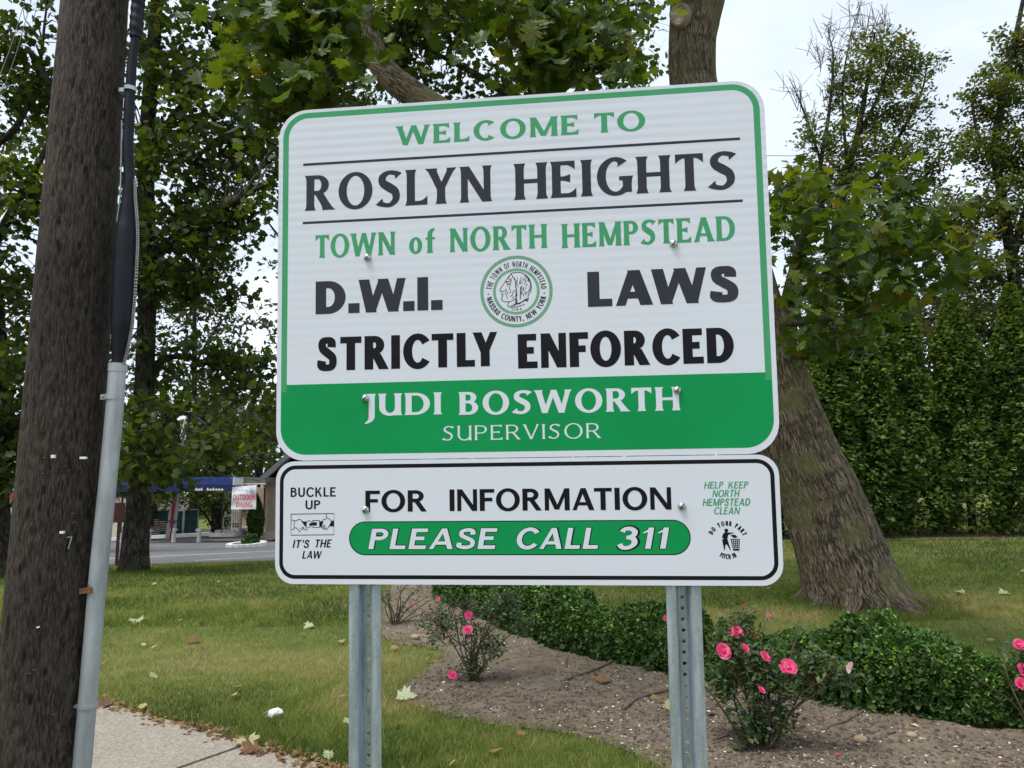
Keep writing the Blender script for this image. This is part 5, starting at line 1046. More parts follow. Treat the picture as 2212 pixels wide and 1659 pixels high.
# right side
a5 = lambda x, y, dy=0: at(x, y, 21+dy)
btree('thinning_maple_tree', a5(1800, 1080), 'tall thinning maple with bare grey twigs at its top against the sky', [a5(1800, 1000), a5(1792, 760), a5(1800, 560), a5(1822, 400), a5(1850, 300), a5(1875, 170), a5(1890, 70)], [.34, .28, .22, .17, .12, .09, .05, .02],
      [([a5(1800, 560), a5(1770, 400), a5(1790, 250), a5(1800, 130), a5(1790, 70)], [.11, .08, .05, .03, .01]), ([a5(1810, 470), a5(1880, 400), a5(1940, 300), a5(1990, 200), a5(2005, 120)], [.11, .08, .05, .03, .01]), ([a5(1850, 300), a5(1900, 200), a5(1935, 90)], [.07, .04, .02]),
       ([a5(1800, 520), a5(1910, 470), a5(1990, 390), a5(2030, 330)], [.09, .06, .04, .015]), ([a5(1795, 650), a5(1730, 540), a5(1700, 470)], [.09, .06, .03]), ([a5(1796, 420), a5(1750, 280), a5(1722, 205), a5(1705, 170)], [.05, .035, .02, .008]), ([a5(1830, 370), a5(1820, 200), a5(1835, 90), a5(1850, 30)], [.05, .035, .02, .008])],
      [cp(1905, 110, 21, 65, 48, .9, 22), cp(1970, 150, 21, 55, 55, .9, 18), cp(1850, 180, 21, 62, 70, 1.0, 28), cp(1930, 240, 21, 80, 70, 1.2, 36), cp(1810, 310, 21, 85, 75, 1.1, 34), cp(1940, 350, 21, 100, 80, 1.4, 50), cp(1850, 420, 21, 120, 80, 1.4, 54), cp(1750, 430, 21, 60, 60, 1., 18), cp(1990, 470, 21, 90, 80, 1.4, 40), cp(1860, 560, 21, 140, 80, 1.4, 44), cp(1760, 640, 21, 80, 80, 1.2, 26)],
      M['brownleaf'], tmk='oval', lsize=.15, per=26, sig=.15, seed=9, mul=3.0, up=.8, sides=14, tw='twig_grey', twr=.012, bark='bark_dark')
b = MB(); tws = [(1722, 205), (1790, 70), (1800, 130), (1850, 30), (1835, 90), (1790, 200), (1905, 60), (1770, 120), (1870, 60), (1750, 260)]; S_, E_ = [], []
for x, y in tws:
    for k in range(11): p0 = a5(x+rng.normal()*6, y+rng.uniform(-10, 40)); p1 = a5(x+rng.normal()*20, y-rng.uniform(0, 55), rng.normal()*.3); S_.append(p0); E_.append(p1); S_.append((p0+p1)/2); E_.append((p0+p1)/2+rng.normal(size=3)*[.3, .3, .25]+[0, 0, .12])
thin = [o for o in COL.objects if o.name.startswith('thinning_maple_tree')][0]; off = np.array(thin.location); twigs(b, np.array(S_)-off, np.array(E_)-off, .014, .006); o = b.build('bare_twigs', M['twig_grey'], thin); o['kind'] = 'stuff'
a6 = lambda x, y, dy=0: at(x, y, 19+dy)
btree('maple_tree', a6(2225, 1080), 'maple with rusty tinged leaves cut by the right edge of the picture', [a6(2225, 1000), a6(2215, 800), a6(2185, 560), a6(2160, 400), a6(2150, 300), a6(2190, 100), a6(2230, -100)], [.34, .28, .2, .14, .11, .09, .07, .03],
      [([a6(2185, 560), a6(2230, 400), a6(2260, 200), a6(2290, 0)], [.12, .09, .06, .03]), ([a6(2200, 650), a6(2120, 560), a6(2050, 520), a6(1990, 500)], [.09, .06, .04, .02]), ([a6(2160, 380), a6(2110, 280), a6(2100, 200)], [.06, .04, .02]), ([a6(2215, 780), a6(2130, 720), a6(2040, 690), a6(1960, 690)], [.09, .06, .04, .02])],
      [cp(2210, 110, 19, 65, 70, .9, 32), cp(2160, 200, 19, 70, 60, 1., 34), cp(2120, 320, 19, 70, 70, 1., 26), cp(2200, 340, 19, 80, 80, 1., 36), cp(2150, 470, 19, 120, 80, 1.3, 52), cp(2060, 500, 19, 70, 60, 1.1, 22), cp(2140, 600, 19, 120, 70, 1.3, 36), cp(2290, 250, 19, 90, 260, 1.3, 60), cp(2080, 700, 19, 150, 45, 1.3, 36), cp(2340, 600, 19, 120, 200, 1.4, 50)],
      M['brownleaf'], tmk='oval', lsize=.145, per=26, sig=.15, seed=12, mul=3.4, up=.8, sides=14, twr=.012)
bg_tree(2050, 24, 600, 190, 'brownish green tree directly behind the arborvitae screen, right of centre', M['farleaf'], n=230, low=930, ls=.22)
bg_tree(1830, 25, 640, 150, 'olive tree behind the arborvitae screen beside the leaning trunk', M['farleaf'], n=170, low=930, ls=.22)
bg_tree(1960, 27, 400, 170, 'mid green tree farther behind, between the thinning maple and the right edge', M['brownleaf'], n=230, low=900, ls=.2)
bg_tree(2260, 23, 560, 190, 'rusty leaved tree behind the right end of the arborvitae screen', M['brownleaf'], n=230, low=930, ls=.22)
bg_tree(2560, 24, 200, 250, 'tree beyond the right edge of the picture', M['farleaf'], n=160, low=950, ls=.26)
# far woods closing the horizon
mb = MB(); n = 26000; x = rng.uniform(-130, 150, n); y = rng.uniform(70, 95, n)+np.abs(x)*.12; t = rng.random(n); top_ = 7+7*n2(x, y, .045, 3)*1.2; z = gz(x, y)+t*top_
leaves(mb, np.c_[x, y, z], 1.7, 'oval', .3, np.clip(.35+.3*rng.normal(size=n), 0, 1)); o = tag(mb.build('distant_woods', M['oakdark']), label='dark green line of woods closing the view far behind', kind='stuff')

# ------------------------------------------------------------------ restaurant, canopy and yard beyond the lot
YB = 42.
M['stucco'] = noisy('tan_stucco', (.42, .33, .22), (.50, .40, .28), 1.5, .9, .1); M['cream'] = noisy('cream_paint', (.62, .54, .42), (.70, .62, .50), 1.5, .85, .1); M['shingle'] = noisy('roof_shingle', (.09, .09, .09), (.17, .17, .165), 3, .9, .3, scale=(1, 1, 6))
M['palecream'] = noisy('pale_cream_paint', (.70, .66, .54), (.80, .76, .64), 3, .7, .05); M['trim'] = noisy('light_trim', (.55, .48, .38), (.66, .58, .46), 5, .7, 0); M['darkwood'] = noisy('dark_wood', (.02, .014, .012), (.04, .03, .024), 10, .8, .2); M['blue'] = noisy('blue_canvas', (.012, .028, .12), (.025, .055, .22), 3, .7, .1); M['navy'] = noisy('navy_valance', (.006, .010, .055), (.01, .016, .08), 3, .7, .05)
M['glass'] = mat('window_glass', (.04, .05, .06), .08, spec=.6); M['redpaint'] = noisy('red_paint', (.38, .012, .018), (.46, .02, .03), 2, .6, 0); M['whitep'] = noisy('white_paint', (.62, .62, .6), (.74, .74, .72), 3, .7, .05)
M['fencegreen'] = noisy('green_screen', (.010, .05, .045), (.016, .075, .062), 4, .8, .1); M['wood'] = noisy('weathered_wood', (.20, .13, .08), (.34, .24, .16), 8, .85, .2); M['greywood'] = noisy('grey_wood', (.11, .095, .08), (.2, .175, .15), 6, .9, .2); M['stone'] = noisy('pale_stone', (.30, .29, .27), (.46, .45, .42), 3, .85, .3); M['maroon'] = noisy('maroon_paint', (.045, .008, .008), (.075, .014, .012), 4, .6, .05)
class Site:
    def __init__(s, name, loc_, label, cat, group=None): s.o = np.array(loc_, float); s.e = empty(name, loc_, label, cat, group)
    def bx(s, nm, m, x0, x1, y0, y1, Y, dep, mi=None, parent=None):
        a = at(x0, y1, Y)-s.o; c = at(x1, y0, Y)-s.o; mb = MB(); mb.box((a[0], a[1], a[2]), (c[0], a[1]+dep, c[2])); return mb.build(nm, m, parent or s.e)
    def hull(s, nm, m, pts, Y, dep, parent=None, quad=True):
        """prism of the outline pts (picture coordinates at distance Y), dep deep"""
        P = np.array([at(x, y, Y)-s.o for x, y in pts]); n = len(P); Q = P+[0, dep, 0]; mb = MB(); c0 = P.mean(0); c1 = Q.mean(0); k = np.arange(n)
        mb.add(np.vstack([P, c0]), np.stack([k, (k+1) % n, np.full(n, n)], 1)); mb.add(np.vstack([Q, c1]), np.stack([(k+1) % n, k, np.full(n, n)], 1)); mb.add(np.vstack([P, Q]), np.stack([(k+1) % n, k, k+n, (k+1) % n+n], 1)); return mb.build(nm, m, parent or s.e)
r_o = at(620, 1160, YB); r_o[2] = float(gz(r_o[0], r_o[1])); R1 = Site('tan_building', r_o, 'tan stucco building with gable roof partly hidden behind the left edge of the sign', 'building')
R1.hull('wall', M['stucco'], [(574, 1163), (574, 1032), (622, 990), (760, 868), (900, 990), (960, 1032), (960, 1163)], YB, 12)
R1.hull('roof', M['shingle'], [(555, 1036), (553, 1042), (572, 1036), (622, 994), (760, 872), (900, 992), (962, 1042), (966, 1038), (760, 860), (617, 982)], YB-.7, 13)
R1.hull('fascia', M['darkwood'], [(566, 1041), (562, 1046), (622, 996), (760, 876), (760, 871), (620, 992)], YB-.74, .05)
R1.bx('sill_band', M['trim'], 571, 962, 1144, 1164, YB-.12, .15); R1.bx('corner_board', M['trim'], 571, 578, 1045, 1144, YB-.08, .1)
R1.bx('porch_roof', M['shingle'], 503, 573, 1031, 1043, YB-2.2, 3.2); R1.bx('porch_beam', M['darkwood'], 501, 572, 1048, 1053, YB-2.1, .3); R1.bx('porch_fascia', M['trim'], 489, 573, 1043.2, 1047, YB-2.3, .2)
for k in range(5): R1.bx('rafter_end', M['trim'], 507+k*14, 511+k*14, 1047.5, 1053, YB-2.4, .5)
R1.bx('recessed_wall', M['stucco'], 516, 573, 1052, 1150, YB+1.6, .3); R1.bx('base_course', M['trim'], 512, 573, 1138, 1150, YB+1.45, .2)
col = R1.bx('column', M['cream'], 498, 518, 1052, 1150, YB-1.9, .55)
for k in range(3): R1.bx('groove', M['stucco'], 502+k*5, 504.5+k*5, 1106, 1128, YB-1.93, .04, parent=col)
for k in range(6): R1.bx('notch', M['darkwood'], 502+(k % 3)*5, 505+(k % 3)*5, 1130+(k//3)*5.5, 1133.5+(k//3)*5.5, YB-1.94, .04, parent=col)
wf = R1.bx('window', M['trim'], 520, 536, 1096, 1109, YB+1.5, .12); R1.bx('pane', M['glass'], 522, 534, 1098, 1107, YB+1.47, .05, parent=wf)
R1.bx('downpipe', M['maroon'], 568.5, 570.5, 1050, 1150, YB-.2, .08)
wf = R1.bx('window', M['trim'], 640, 680, 1060, 1120, YB-.06, .1); R1.bx('pane', M['glass'], 643, 677, 1063, 1117, YB-.1, .05, parent=wf)
# blue canopy
YC = 38.5; c_o = at(400, 1160, YC); c_o[2] = float(gz(c_o[0], c_o[1])); R2 = Site('entrance_canopy', c_o, 'long blue canvas canopy with navy scalloped valance and white script, on slim posts', 'canopy')
R2.hull('canvas_top', M['blue'], [(238, 1047), (262, 1031), (495, 1030), (505, 1047)], YC, 3.2); R2.bx('valance', M['navy'], 238, 503, 1046.5, 1063, YC-.06, .04); R2.bx('edge_piping', M['whitep'], 503, 505.5, 1030, 1048, YC-.1, 3.2)
for x in (480, 372, 262): R2.bx('canopy_post', M['darkwood'], x-1.2, x+1.2, 1063, 1151, YC+.2, .07)
b = MB(); rs = np.random.default_rng(5); x = 412.
for k, wch in enumerate('gibel  Saloin'):
    if wch == ' ': x += 4; continue
    pts = [at(x+dx, 1057+dy, YC-.09)-c_o for dx, dy in ((0, 2), (1.5, -2.5 if wch in 'blS' else -1), (2.6, 1), (1.4, 3.4), (4.8, .8))]; b.tube(pts, .022, 5, n=12); x += 5.4 if k < 6 else 6.2
o = b.build('valance_lettering', M['whitep'], R2.e); o['kind'] = 'stuff'
# banner
YN = 38.; n_o = at(526, 1048, YN); R3 = Site('banner', n_o, 'white cloth banner reading OUTDOOR DINING in red letters under the porch roof', 'banner')
Pb = np.array([[at(502+(554-502)*u-3*v*(1-u)-1*u*v, 1052-4.5*u+(48+4.5*u)*v, YN+.05*math.sin(7*u)*(1-v*.4)+.03*math.sin(9*v+3*u)) for u in np.linspace(0, 1, 18)] for v in np.linspace(0, 1, 12)])-n_o
mb = MB(); i, j = np.meshgrid(np.arange(11), np.arange(17), indexing='ij'); q = (i*18+j).ravel(); mb.add(Pb.reshape(-1, 3), np.stack([q, q+18, q+19, q+1], 1), smooth=True); mb.build('cloth', M['plain_white'], R3.e)
M['redink'] = mat('red_ink', (.55, .05, .06), .7); M['greyink'] = mat('grey_ink', (.25, .27, .33), .7)
def ban_text(txt, x0, x1, yb, cap, m, Vw=.2):
    tot = sum(glyph(c, Vw, Vw, 0)[1] for c in txt)+.16*(len(txt)-1); kx = (x1-x0)/tot; x = x0; b = MB()
    for k, c in enumerate(txt):
        st, wd = glyph(c, Vw, Vw, 0); dy = rng.normal()*.6
        for i_, (A, B) in enumerate(st):
            a = [at(x+p[0]*kx, yb+dy-p[1]*cap, YN-.10-.001*i_)-n_o for p in A]; c_ = [at(x+p[0]*kx, yb+dy-p[1]*cap, YN-.10-.001*i_)-n_o for p in B]; n = len(a); kk = np.arange(n-1); b.add(np.vstack([a, c_]), np.stack([kk, kk+1, kk+1+n, kk+n], 1))
        x += (wd+.16)*kx
    b.build('lettering', m, R3.e)
ban_text('OUTDOOR', 503, 552.5, 1080, 11.5, M['redink']); ban_text('DINING', 510, 545, 1096, 11, M['redink'])
b = MB()
for x_, y_, r_ in ((543, 1060, 3.6), (543, 1060, 2.0)): th = np.linspace(0, 2*np.pi, 18); b.tube([at(x_+r_*math.cos(t), y_-r_*1.1*math.sin(t), YN-.1)-n_o for t in th], .010, 4)
for x0_ in (514, 521, 530): b.tube([at(x0_+dx, 1059+dy, YN-.1)-n_o for dx, dy in ((0, 1.5), (1.5, -1.5), (2.5, 1.8), (4.5, -.6), (6, 1))], .010, 4, n=12)
b.tube([at(513, 1069, YN-.1)-n_o, at(535, 1069.5, YN-.1)-n_o], .008, 4); b.build('banner_emblem', M['greyink'], R3.e)['kind'] = 'stuff'
# left shop with the red band
YL = 46.; l_o = at(150, 1170, YL); l_o[2] = float(gz(l_o[0], l_o[1])); R4 = Site('cream_shop', l_o, 'low cream shop with a red band under its flat roof, behind the utility pole', 'building')
R4.bx('wall', M['cream'], -60, 275, 1074, 1176, YL, 9); R4.bx('red_band', M['redpaint'], -61, 247, 1060, 1079, YL-.25, .24); R4.bx('upper_fascia', M['whitep'], -61, 276, 1053, 1060, YL-.2, 9.3); R4.bx('roof_edge', M['darkwood'], -63, 277, 1049.5, 1053, YL-.35, 9.6); R4.bx('kerb', M['stone'], -60, 268, 1171, 1177, YL-.6, .5)
wf = R4.bx('door', M['trim'], 120, 150, 1096, 1170, YL-.05, .1); R4.bx('pane', M['glass'], 123, 147, 1100, 1150, YL-.09, .05, parent=wf)
# steps, planters
s_o = at(478, 1158, 40.); s_o[2] = float(gz(s_o[0], s_o[1])); R5 = Site('entrance_steps', s_o, 'low grey stone steps by the canopy post', 'steps')
R5.bx('step', M['stone'], 452, 506, 1151, 1160, 39.2, 2.5); R5.bx('step', M['stone'], 464, 506, 1145, 1151, 39.9, 1.8)
def planter(cx_, cy_, rx, ry, label, bush, nst=18, pale=True):
    G = gnd(cx_, cy_); G[2] = float(gz(G[0], G[1])); e = empty('planter_island', G, label, 'planter'); Yp = G[1]; th = np.linspace(0, 2*np.pi, nst, endpoint=False)
    pt = lambda t, k=1.: np.array([(rx*k*math.cos(t)*(1-.25*math.sin(t)*0))*Yp/1597.5, (ry*k*math.sin(t))*Yp/1597.5*7.5, 0])
    for i, t in enumerate(th):
        a_, c_ = pt(t+.02), pt(t+2*np.pi/nst-.02); b = MB(); b.obox(a_+[0, 0, .07], c_+[0, 0, .07], .20, .20+.03*(i % 2)); b.build('edging_stone', M['whitep'] if pale else M['stone'], e)
    b = MB(); Q = np.array([pt(t, .93)+[0, 0, .08] for t in th]+[[0, 0, .16]]); k = np.arange(nst); b.add(Q, np.stack([k, (k+1) % nst, np.full(nst, nst)], 1)); b.build('soil', M['soil'], e)
    for px, py, rx_, ry_, n, mk in bush:
        c_ = at(px, py, Yp)-G; lf = MB(); P = ell(c_, (rx_*Yp/1597.5, rx_*Yp/1597.5*.8, ry_*Yp/1597.5), n, .6); P[:, 2] = np.maximum(P[:, 2], .12); leaves(lf, P, .14, 'mid', .5); lf.build('shrub', M[mk], e)['kind'] = 'stuff'
    return e
planter(533, 1181, 31, 8, 'small kerbed island with a leafy bush in front of the tan building', [(541, 1172, 18, 17, 1300, 'yew'), (545, 1163, 12, 9, 300, 'roseleaf')])
planter(537, 1157, 38, 4, 'planting bed with pale stones along the tan building wall', [(520, 1150, 15, 8, 500, 'roseleaf'), (559, 1152, 12, 6, 400, 'brownleaf')], pale=False)
c_o = at(551, 1153, 40.6); c_o[2] = float(gz(c_o[0], c_o[1])); sh = empty('pointed_cypress', c_o, 'dark pointed evergreen shrub against the tan building beside the banner', 'shrub'); N_ = 3800; t = rng.random(N_); Yq = c_o[1]; Hq = 96*Yq/1597.5; a = rng.random(N_)*2*np.pi
r_ = 17.5*Yq/1597.5*np.clip(np.sin(np.pi*np.clip(t*.92+.10, 0, 1))**.7, 0, 1)*(.6+.4*rng.random(N_)); mb = MB(); leaves(mb, np.c_[np.cos(a)*r_, np.sin(a)*r_, t*Hq+.1], .15, 'spray', .4, np.clip(.15+.15*rng.normal(size=N_), 0, 1)); mb.build('foliage', M['conifer'], sh)['kind'] = 'stuff'; tb = MB(); tb.tube([(0, 0, -.05), (0, 0, 1.6)], .05, 8); tb.build('trunk', M['bark_dark'], sh)
# bollards
blab = ['cream bollard with square cap nearest the canopy post', 'cream bollard beside the leaning boards', 'cream bollard just right of the straight dark trunk', 'cream bollard just right of the grey conduit and maroon sign post']
for k, (px, yt, yb_) in enumerate(((430, 1131, 1160), (375, 1135, 1165), (321, 1142, 1170), (258, 1143, 1174))):
    G = at(px, yb_, 40.4); G[2] = float(gz(G[0], G[1])); e = empty('bollard', G, blab[k], 'bollard', 'cream bollards along the edge of the parking lot'); h = (yb_-yt)*G[1]/1597.5
    b = MB(); b.lathe((0, 0, 0), [(.125, 0), (.125, .08), (.11, .1), (.11, h-.14), (.11, h-.12)], 14); b.build('shaft', M['palecream'], e); b = MB(); b.box((-.15, -.15, h-.12), (.15, .15, h-.05)); b.box((-.12, -.12, h-.0497), (.12, .12, h)); b.build('cap', M['palecream'], e)
# low kerb wall, green fence, pallets, boards, grey fence, siding house
G = at(345, 1168, 43); G[2] = float(gz(G[0], G[1])); R6 = Site('low_kerb_wall', G, 'low pale kerb wall behind the bollards', 'kerb'); R6.hull('coping', M['whitep'], [(236, 1169), (236, 1162), (452, 1150), (452, 1157)], 42.5, .4)
R7 = Site('screen_fence', at(330, 1150, 45), 'dark green screened chain link fence behind the bollards', 'fence')
for k in range(6):
    x = 272+k*31; R7.bx('post', M['galv'], x-1, x+1, 1098, 1156, 45, .07)
    if k < 5: R7.bx('screen_panel', M['fencegreen'], x+1, x+30, 1103+(k % 2), 1155, 45.1, .02); R7.bx('rail', M['galv'], x+1, x+30, 1100, 1101.5, 45.02, .04)
for k, (x, y0_, y1_, mm) in enumerate(((322, 1122, 1140, 'wood'), (344, 1126, 1150, 'wood'), (325, 1140, 1160, 'greywood'))):
    G = at(x+9, y1_, 43.8-k*.4); R8 = Site('wooden_lattice', G, ['brown slatted wooden frame stacked topmost by the green fence', 'brown slatted frame leaning on the green fence right of the stack', 'grey brown slatted frame at the foot of the stack'][k], 'lattice', 'slatted frames by the green fence')
    for j in range(5): R8.bx('slat', M[mm], x, x+20, y0_+j*(y1_-y0_)/5, y0_+j*(y1_-y0_)/5+1.6, 43.8-k*.4, .05)
    for j in range(3): R8.bx('upright', M[mm], x+j*9, x+1.6+j*9, y0_, y1_, 43.87-k*.4, .05)
def board(p, q, w_, m, label):
    a_, c_ = at(*p, 41.5), at(*q, 41.6); s_ = Site('leaning_board', a_, label, 'board'); mb = MB(); mb.obox((0, 0, 0), c_-a_, w_, .05); mb.build('plank', m, s_.e)
board((361, 1164), (373, 1088), .22, M['stone'], 'grey leaning board, leftmost of the boards behind the bollard'); board((368, 1166), (378, 1085), .28, M['redpaint'], 'red board leaning between the two grey boards'); board((377, 1145), (386, 1066), .16, M['stone'], 'pale thin board leaning tallest, rightmost of the boards')
b = MB(); c_ = at(371, 1126, 41.3); b.box((-.35, 0, -.03), (.35, .05, .03)); b.box((.1, 0, -.15), (.16, .05, -.03)); o = b.build('blue_strap', M['blue']); o.location = Vector(c_); tag(o, 'short blue strap tied around the leaning boards', 'strap')
R9 = Site('board_fence', at(480, 1148, 47), 'weathered grey board fence behind the canopy post', 'fence')
for k in range(16): R9.bx('board', M['greywood'], 455+k*3.4, 458+k*3.4, 1118+(k % 3)*.6, 1149, 47+(k % 2)*.03, .03)
R10 = Site('white_house', at(485, 1150, 56), 'pale blue grey sided house glimpsed behind the board fence', 'house'); w1 = R10.bx('wall', M['whitep'], 462, 520, 1085, 1150, 56, 7); R10.hull('roof', M['shingle'], [(456, 1086), (490, 1058), (524, 1086)], 55.6, 8)
for k in range(13): R10.bx('siding_board', M['whitep'], 462, 520, 1087+k*4.6, 1090.5+k*4.6, 55.95, .06)
wf = R10.bx('window', M['trim'], 472, 480, 1096, 1116, 55.9, .05); R10.bx('pane', M['glass'], 473.2, 478.8, 1097.5, 1114.5, 55.87, .04, parent=wf)
# maroon sign on the lawn edge
G = gnd(252, 1222); G[2] = float(gz(G[0], G[1])); R11 = Site('maroon_sign', G, 'small maroon board on a maroon post seen beside the grey conduit', 'sign'); R11.bx('post', M['maroon'], 247.5, 257, 1120, 1224, G[1], .1); R11.bx('board', M['maroon'], 238, 268.5, 1086, 1129, G[1]-.06, .05)
# distant pale pole, wires
M['palewood'] = noisy('pale_bleached_wood', (.42, .38, .33), (.62, .58, .52), 6, .9, .3, scale=(1, 1, .2)); p0, p1 = at(389, 965, 46.5), at(409, 888, 46.5); dd = p1-p0; f0 = p0+dd*((-1.4-p0[2])/dd[2]); dp = empty('distant_utility_pole', f0, 'pale bleached utility pole section lit among the leaves right of the dark trunk', 'utility pole')
b = MB(); b.tube([np.zeros(3), p0+dd*1.3-f0], [.17, .155], 14, n=30); b.build('shaft', M['palewood'], dp)
for k, (x, y) in enumerate(((404, 906), (401, 920), (398, 928), (391, 955))): c_ = at(x, y, 46.25)-f0; b = MB(); b.box(c_-[.10, .03, .04], c_+[.10, .03, .02]); b.build('pole_step', M['darkwood'], dp)
def wire(pts, r, label, m='rubber'):
    P = [at(*q) for q in pts]; b = MB(); b.tube(np.array(P)-P[0], r, 6, n=40); o = b.build('overhead_wire', M[m]); o.location = Vector(P[0]); tag(o, label, 'wire')
M['wiregrey'] = mat('wire_grey', (.10, .10, .11), .6)
wire([(820, -230, 6), (967, 0, 7.2), (1055, 88, 8.2), (1128, 160, 9.1)], .018, 'thick black cable slanting down through the leaves above the sign')
wire([(1640, 336, 24), (1900, 339, 25), (2300, 347, 27)], .011, 'thin wire crossing the sky just right of the sign near its top', 'wiregrey')
wire([(1640, 785, 20), (1950, 795, 21), (2300, 803, 22)], .012, 'upper of two dark wires running in front of the trees behind the arborvitae', 'wiregrey')
wire([(1640, 815, 21), (1950, 824, 22), (2300, 826, 23)], .010, 'lower of two dark wires running in front of the trees behind the arborvitae', 'wiregrey')
wire([(404, 940, 27), (480, 965, 33), (590, 992, 40)], .016, 'wire from the pale pole down to the tan building roof')
wire([(404, 1000, 28), (480, 1025, 34), (560, 1038, 40)], .014, 'lower wire ending at the porch roof of the tan building')
wire([(-20, 210, 12), (20, 110, 12.5), (48, 20, 13), (70, -60, 13)], .006, 'left one of two thin grey wires in the upper left corner', 'wiregrey')
wire([(-20, 260, 12), (30, 130, 12.5), (62, 20, 13), (84, -60, 13)], .006, 'right one of two thin grey wires in the upper left corner', 'wiregrey')

# ------------------------------------------------------------------ grass blades
def scatter(n, ymin, ymax, pw):
    u = rng.random(n); y = (ymin**(1-pw)+(ymax**(1-pw)-ymin**(1-pw))*u)**(1/(1-pw)); px = rng.uniform(-60, 2270, n); x = (px-1106)/1597.5*y*1.02; return x, y
drc = gnd(560, 1420)[:2]; lush = gnd(870, 1390)[:2]
def grass(n, ymin, ymax, pw, h0, w0, name, label):
    x, y = scatter(n, ymin, ymax, pw); ed = edge_d(x, y, BED); ins = inpoly(x, y, BED); s_ = side(x, y)
    ok = (~ins | (ed < .38*rng.random(n)**2*n2(x, y, 5., 3, 9.)*1.3)) & (s_ < .03*rng.random(n)) & ~((x < -1) & (y > d_edge(x)))
    bz_ = n2(x, y, 9, 3, 8.); ok &= (bz_+rng.random(n)*.45 > .33)
    x, y, s_, ed = x[ok], y[ok], s_[ok], ed[ok]; N = len(x); a = rng.random(N)*2*np.pi; patch = n2(x, y, .9, 4, 3.); fine = n2(x, y, 6, 3, 1.)
    dry = np.exp(-(((x-drc[0])/1.5)**2+((y-drc[1])/1.2)**2)); gr = np.exp(-(((x-lush[0])/.5)**2+((y-lush[1])/.45)**2)); edge_l = np.exp(-(np.abs(s_+.25)/.3)**2)*.6
    t = .36+1.7*(patch-.45)+.9*(fine-.45)+.30*dry-.10*gr-.12*edge_l*.5-.10*sst(9, 16, y)+rng.normal(0, .13, N); t = np.where(rng.random(N) < .07+.22*dry, .75+.2*rng.random(N), t)
    t = t+.10*np.exp(-(np.abs(s_)/.07)**2)
    h = h0*(.55+.8*rng.random(N))*(.75+.9*n2(x, y, 2.1, 3, 6.))*(1+.45*gr+.5*edge_l)*(1-.3*dry); wd = w0*rng.uniform(.7, 1.3, N)*np.maximum(1, y/7); z = gz(x, y)-.006
    L_ = rng.normal(size=(N, 2))*.55*h[:, None]+.12*h[:, None]*np.array([.3, .2]); B = np.c_[x, y, z]; ca, sa = np.cos(a)*wd/2, np.sin(a)*wd/2
    V = np.stack([B+np.c_[-ca, -sa, 0*x], B+np.c_[ca, sa, 0*x], B+np.c_[L_*1.0, h]], 1).reshape(-1, 3); mb = MB(); mb.add(V, np.arange(3*N).reshape(-1, 3), tint=np.repeat(np.clip(t, 0, 1), 3)); o = mb.build(name, M['grass']); tag(o, label, None, None, 'stuff'); return N
A1, A2 = gnd(100, 1226)[:2], gnd(585, 1212)[:2]; ks = (A2[1]-A1[1])/(A2[0]-A1[0]); d_edge = lambda x: A1[1]+ks*(x-A1[0])
print('grass', grass(330000, 3.0, 9.5, 2.2, .042, .0042, 'grass', 'short patchy lawn grass around the soil bed'), grass(200000, 8.5, 24, 1.6, .05, .0058, 'grass', 'lawn grass farther back under the trees'))
x, y = rng.uniform(-3, 3.4, 60000), rng.uniform(.2, 4.5, 60000); k = (side(x, y) > SWW+.01) ; x, y = x[k], y[k]; N = len(x); a = rng.random(N)*6.28; h = .045*(.5+rng.random(N)); z = gz(x, y)-.006; B = np.c_[x, y, z]; ca, sa = np.cos(a)*.0022, np.sin(a)*.0022
V = np.stack([B+np.c_[-ca, -sa, 0*x], B+np.c_[ca, sa, 0*x], B+np.c_[rng.normal(size=(N, 2))*.02, h]], 1).reshape(-1, 3); mb = MB(); mb.add(V, np.arange(3*N).reshape(-1, 3), tint=np.repeat(np.clip(.35+.2*rng.normal(size=N), 0, 1), 3)); tag(mb.build('grass', M['grass']), 'verge grass round the feet of the sign posts', None, None, 'stuff')

def tufts(c, r0, r1, n, label):
    a = rng.random(n)*6.28; r = r0+(r1-r0)*rng.random(n)**1.7; x = c[0]+np.cos(a)*r; y = c[1]+np.sin(a)*r; z = gz(x, y)-.006; b = rng.random(n)*6.28; h = (.05+.07*rng.random(n))*(1-.5*(r-r0)/(r1-r0)); B = np.c_[x, y, z]; w_ = .0045; ca, sa = np.cos(b)*w_, np.sin(b)*w_
    V = np.stack([B+np.c_[-ca, -sa, 0*x], B+np.c_[ca, sa, 0*x], B+np.c_[rng.normal(size=(n, 2))*.03, h]], 1).reshape(-1, 3); mb = MB(); mb.add(V, np.arange(3*n).reshape(-1, 3), tint=np.repeat(np.clip(.3+.2*rng.normal(size=n), 0, 1), 3)); tag(mb.build('grass', M['grass']), label, None, None, 'stuff')
tufts(T0, .45, 1.25, 9000, 'longer grass round the foot of the leaning maple'); tufts(g2, .22, .6, 3000, 'longer grass round the foot of the straight dark trunk'); tufts(g3, .3, .7, 2000, 'longer grass round the foot of the ivy clad trunk')

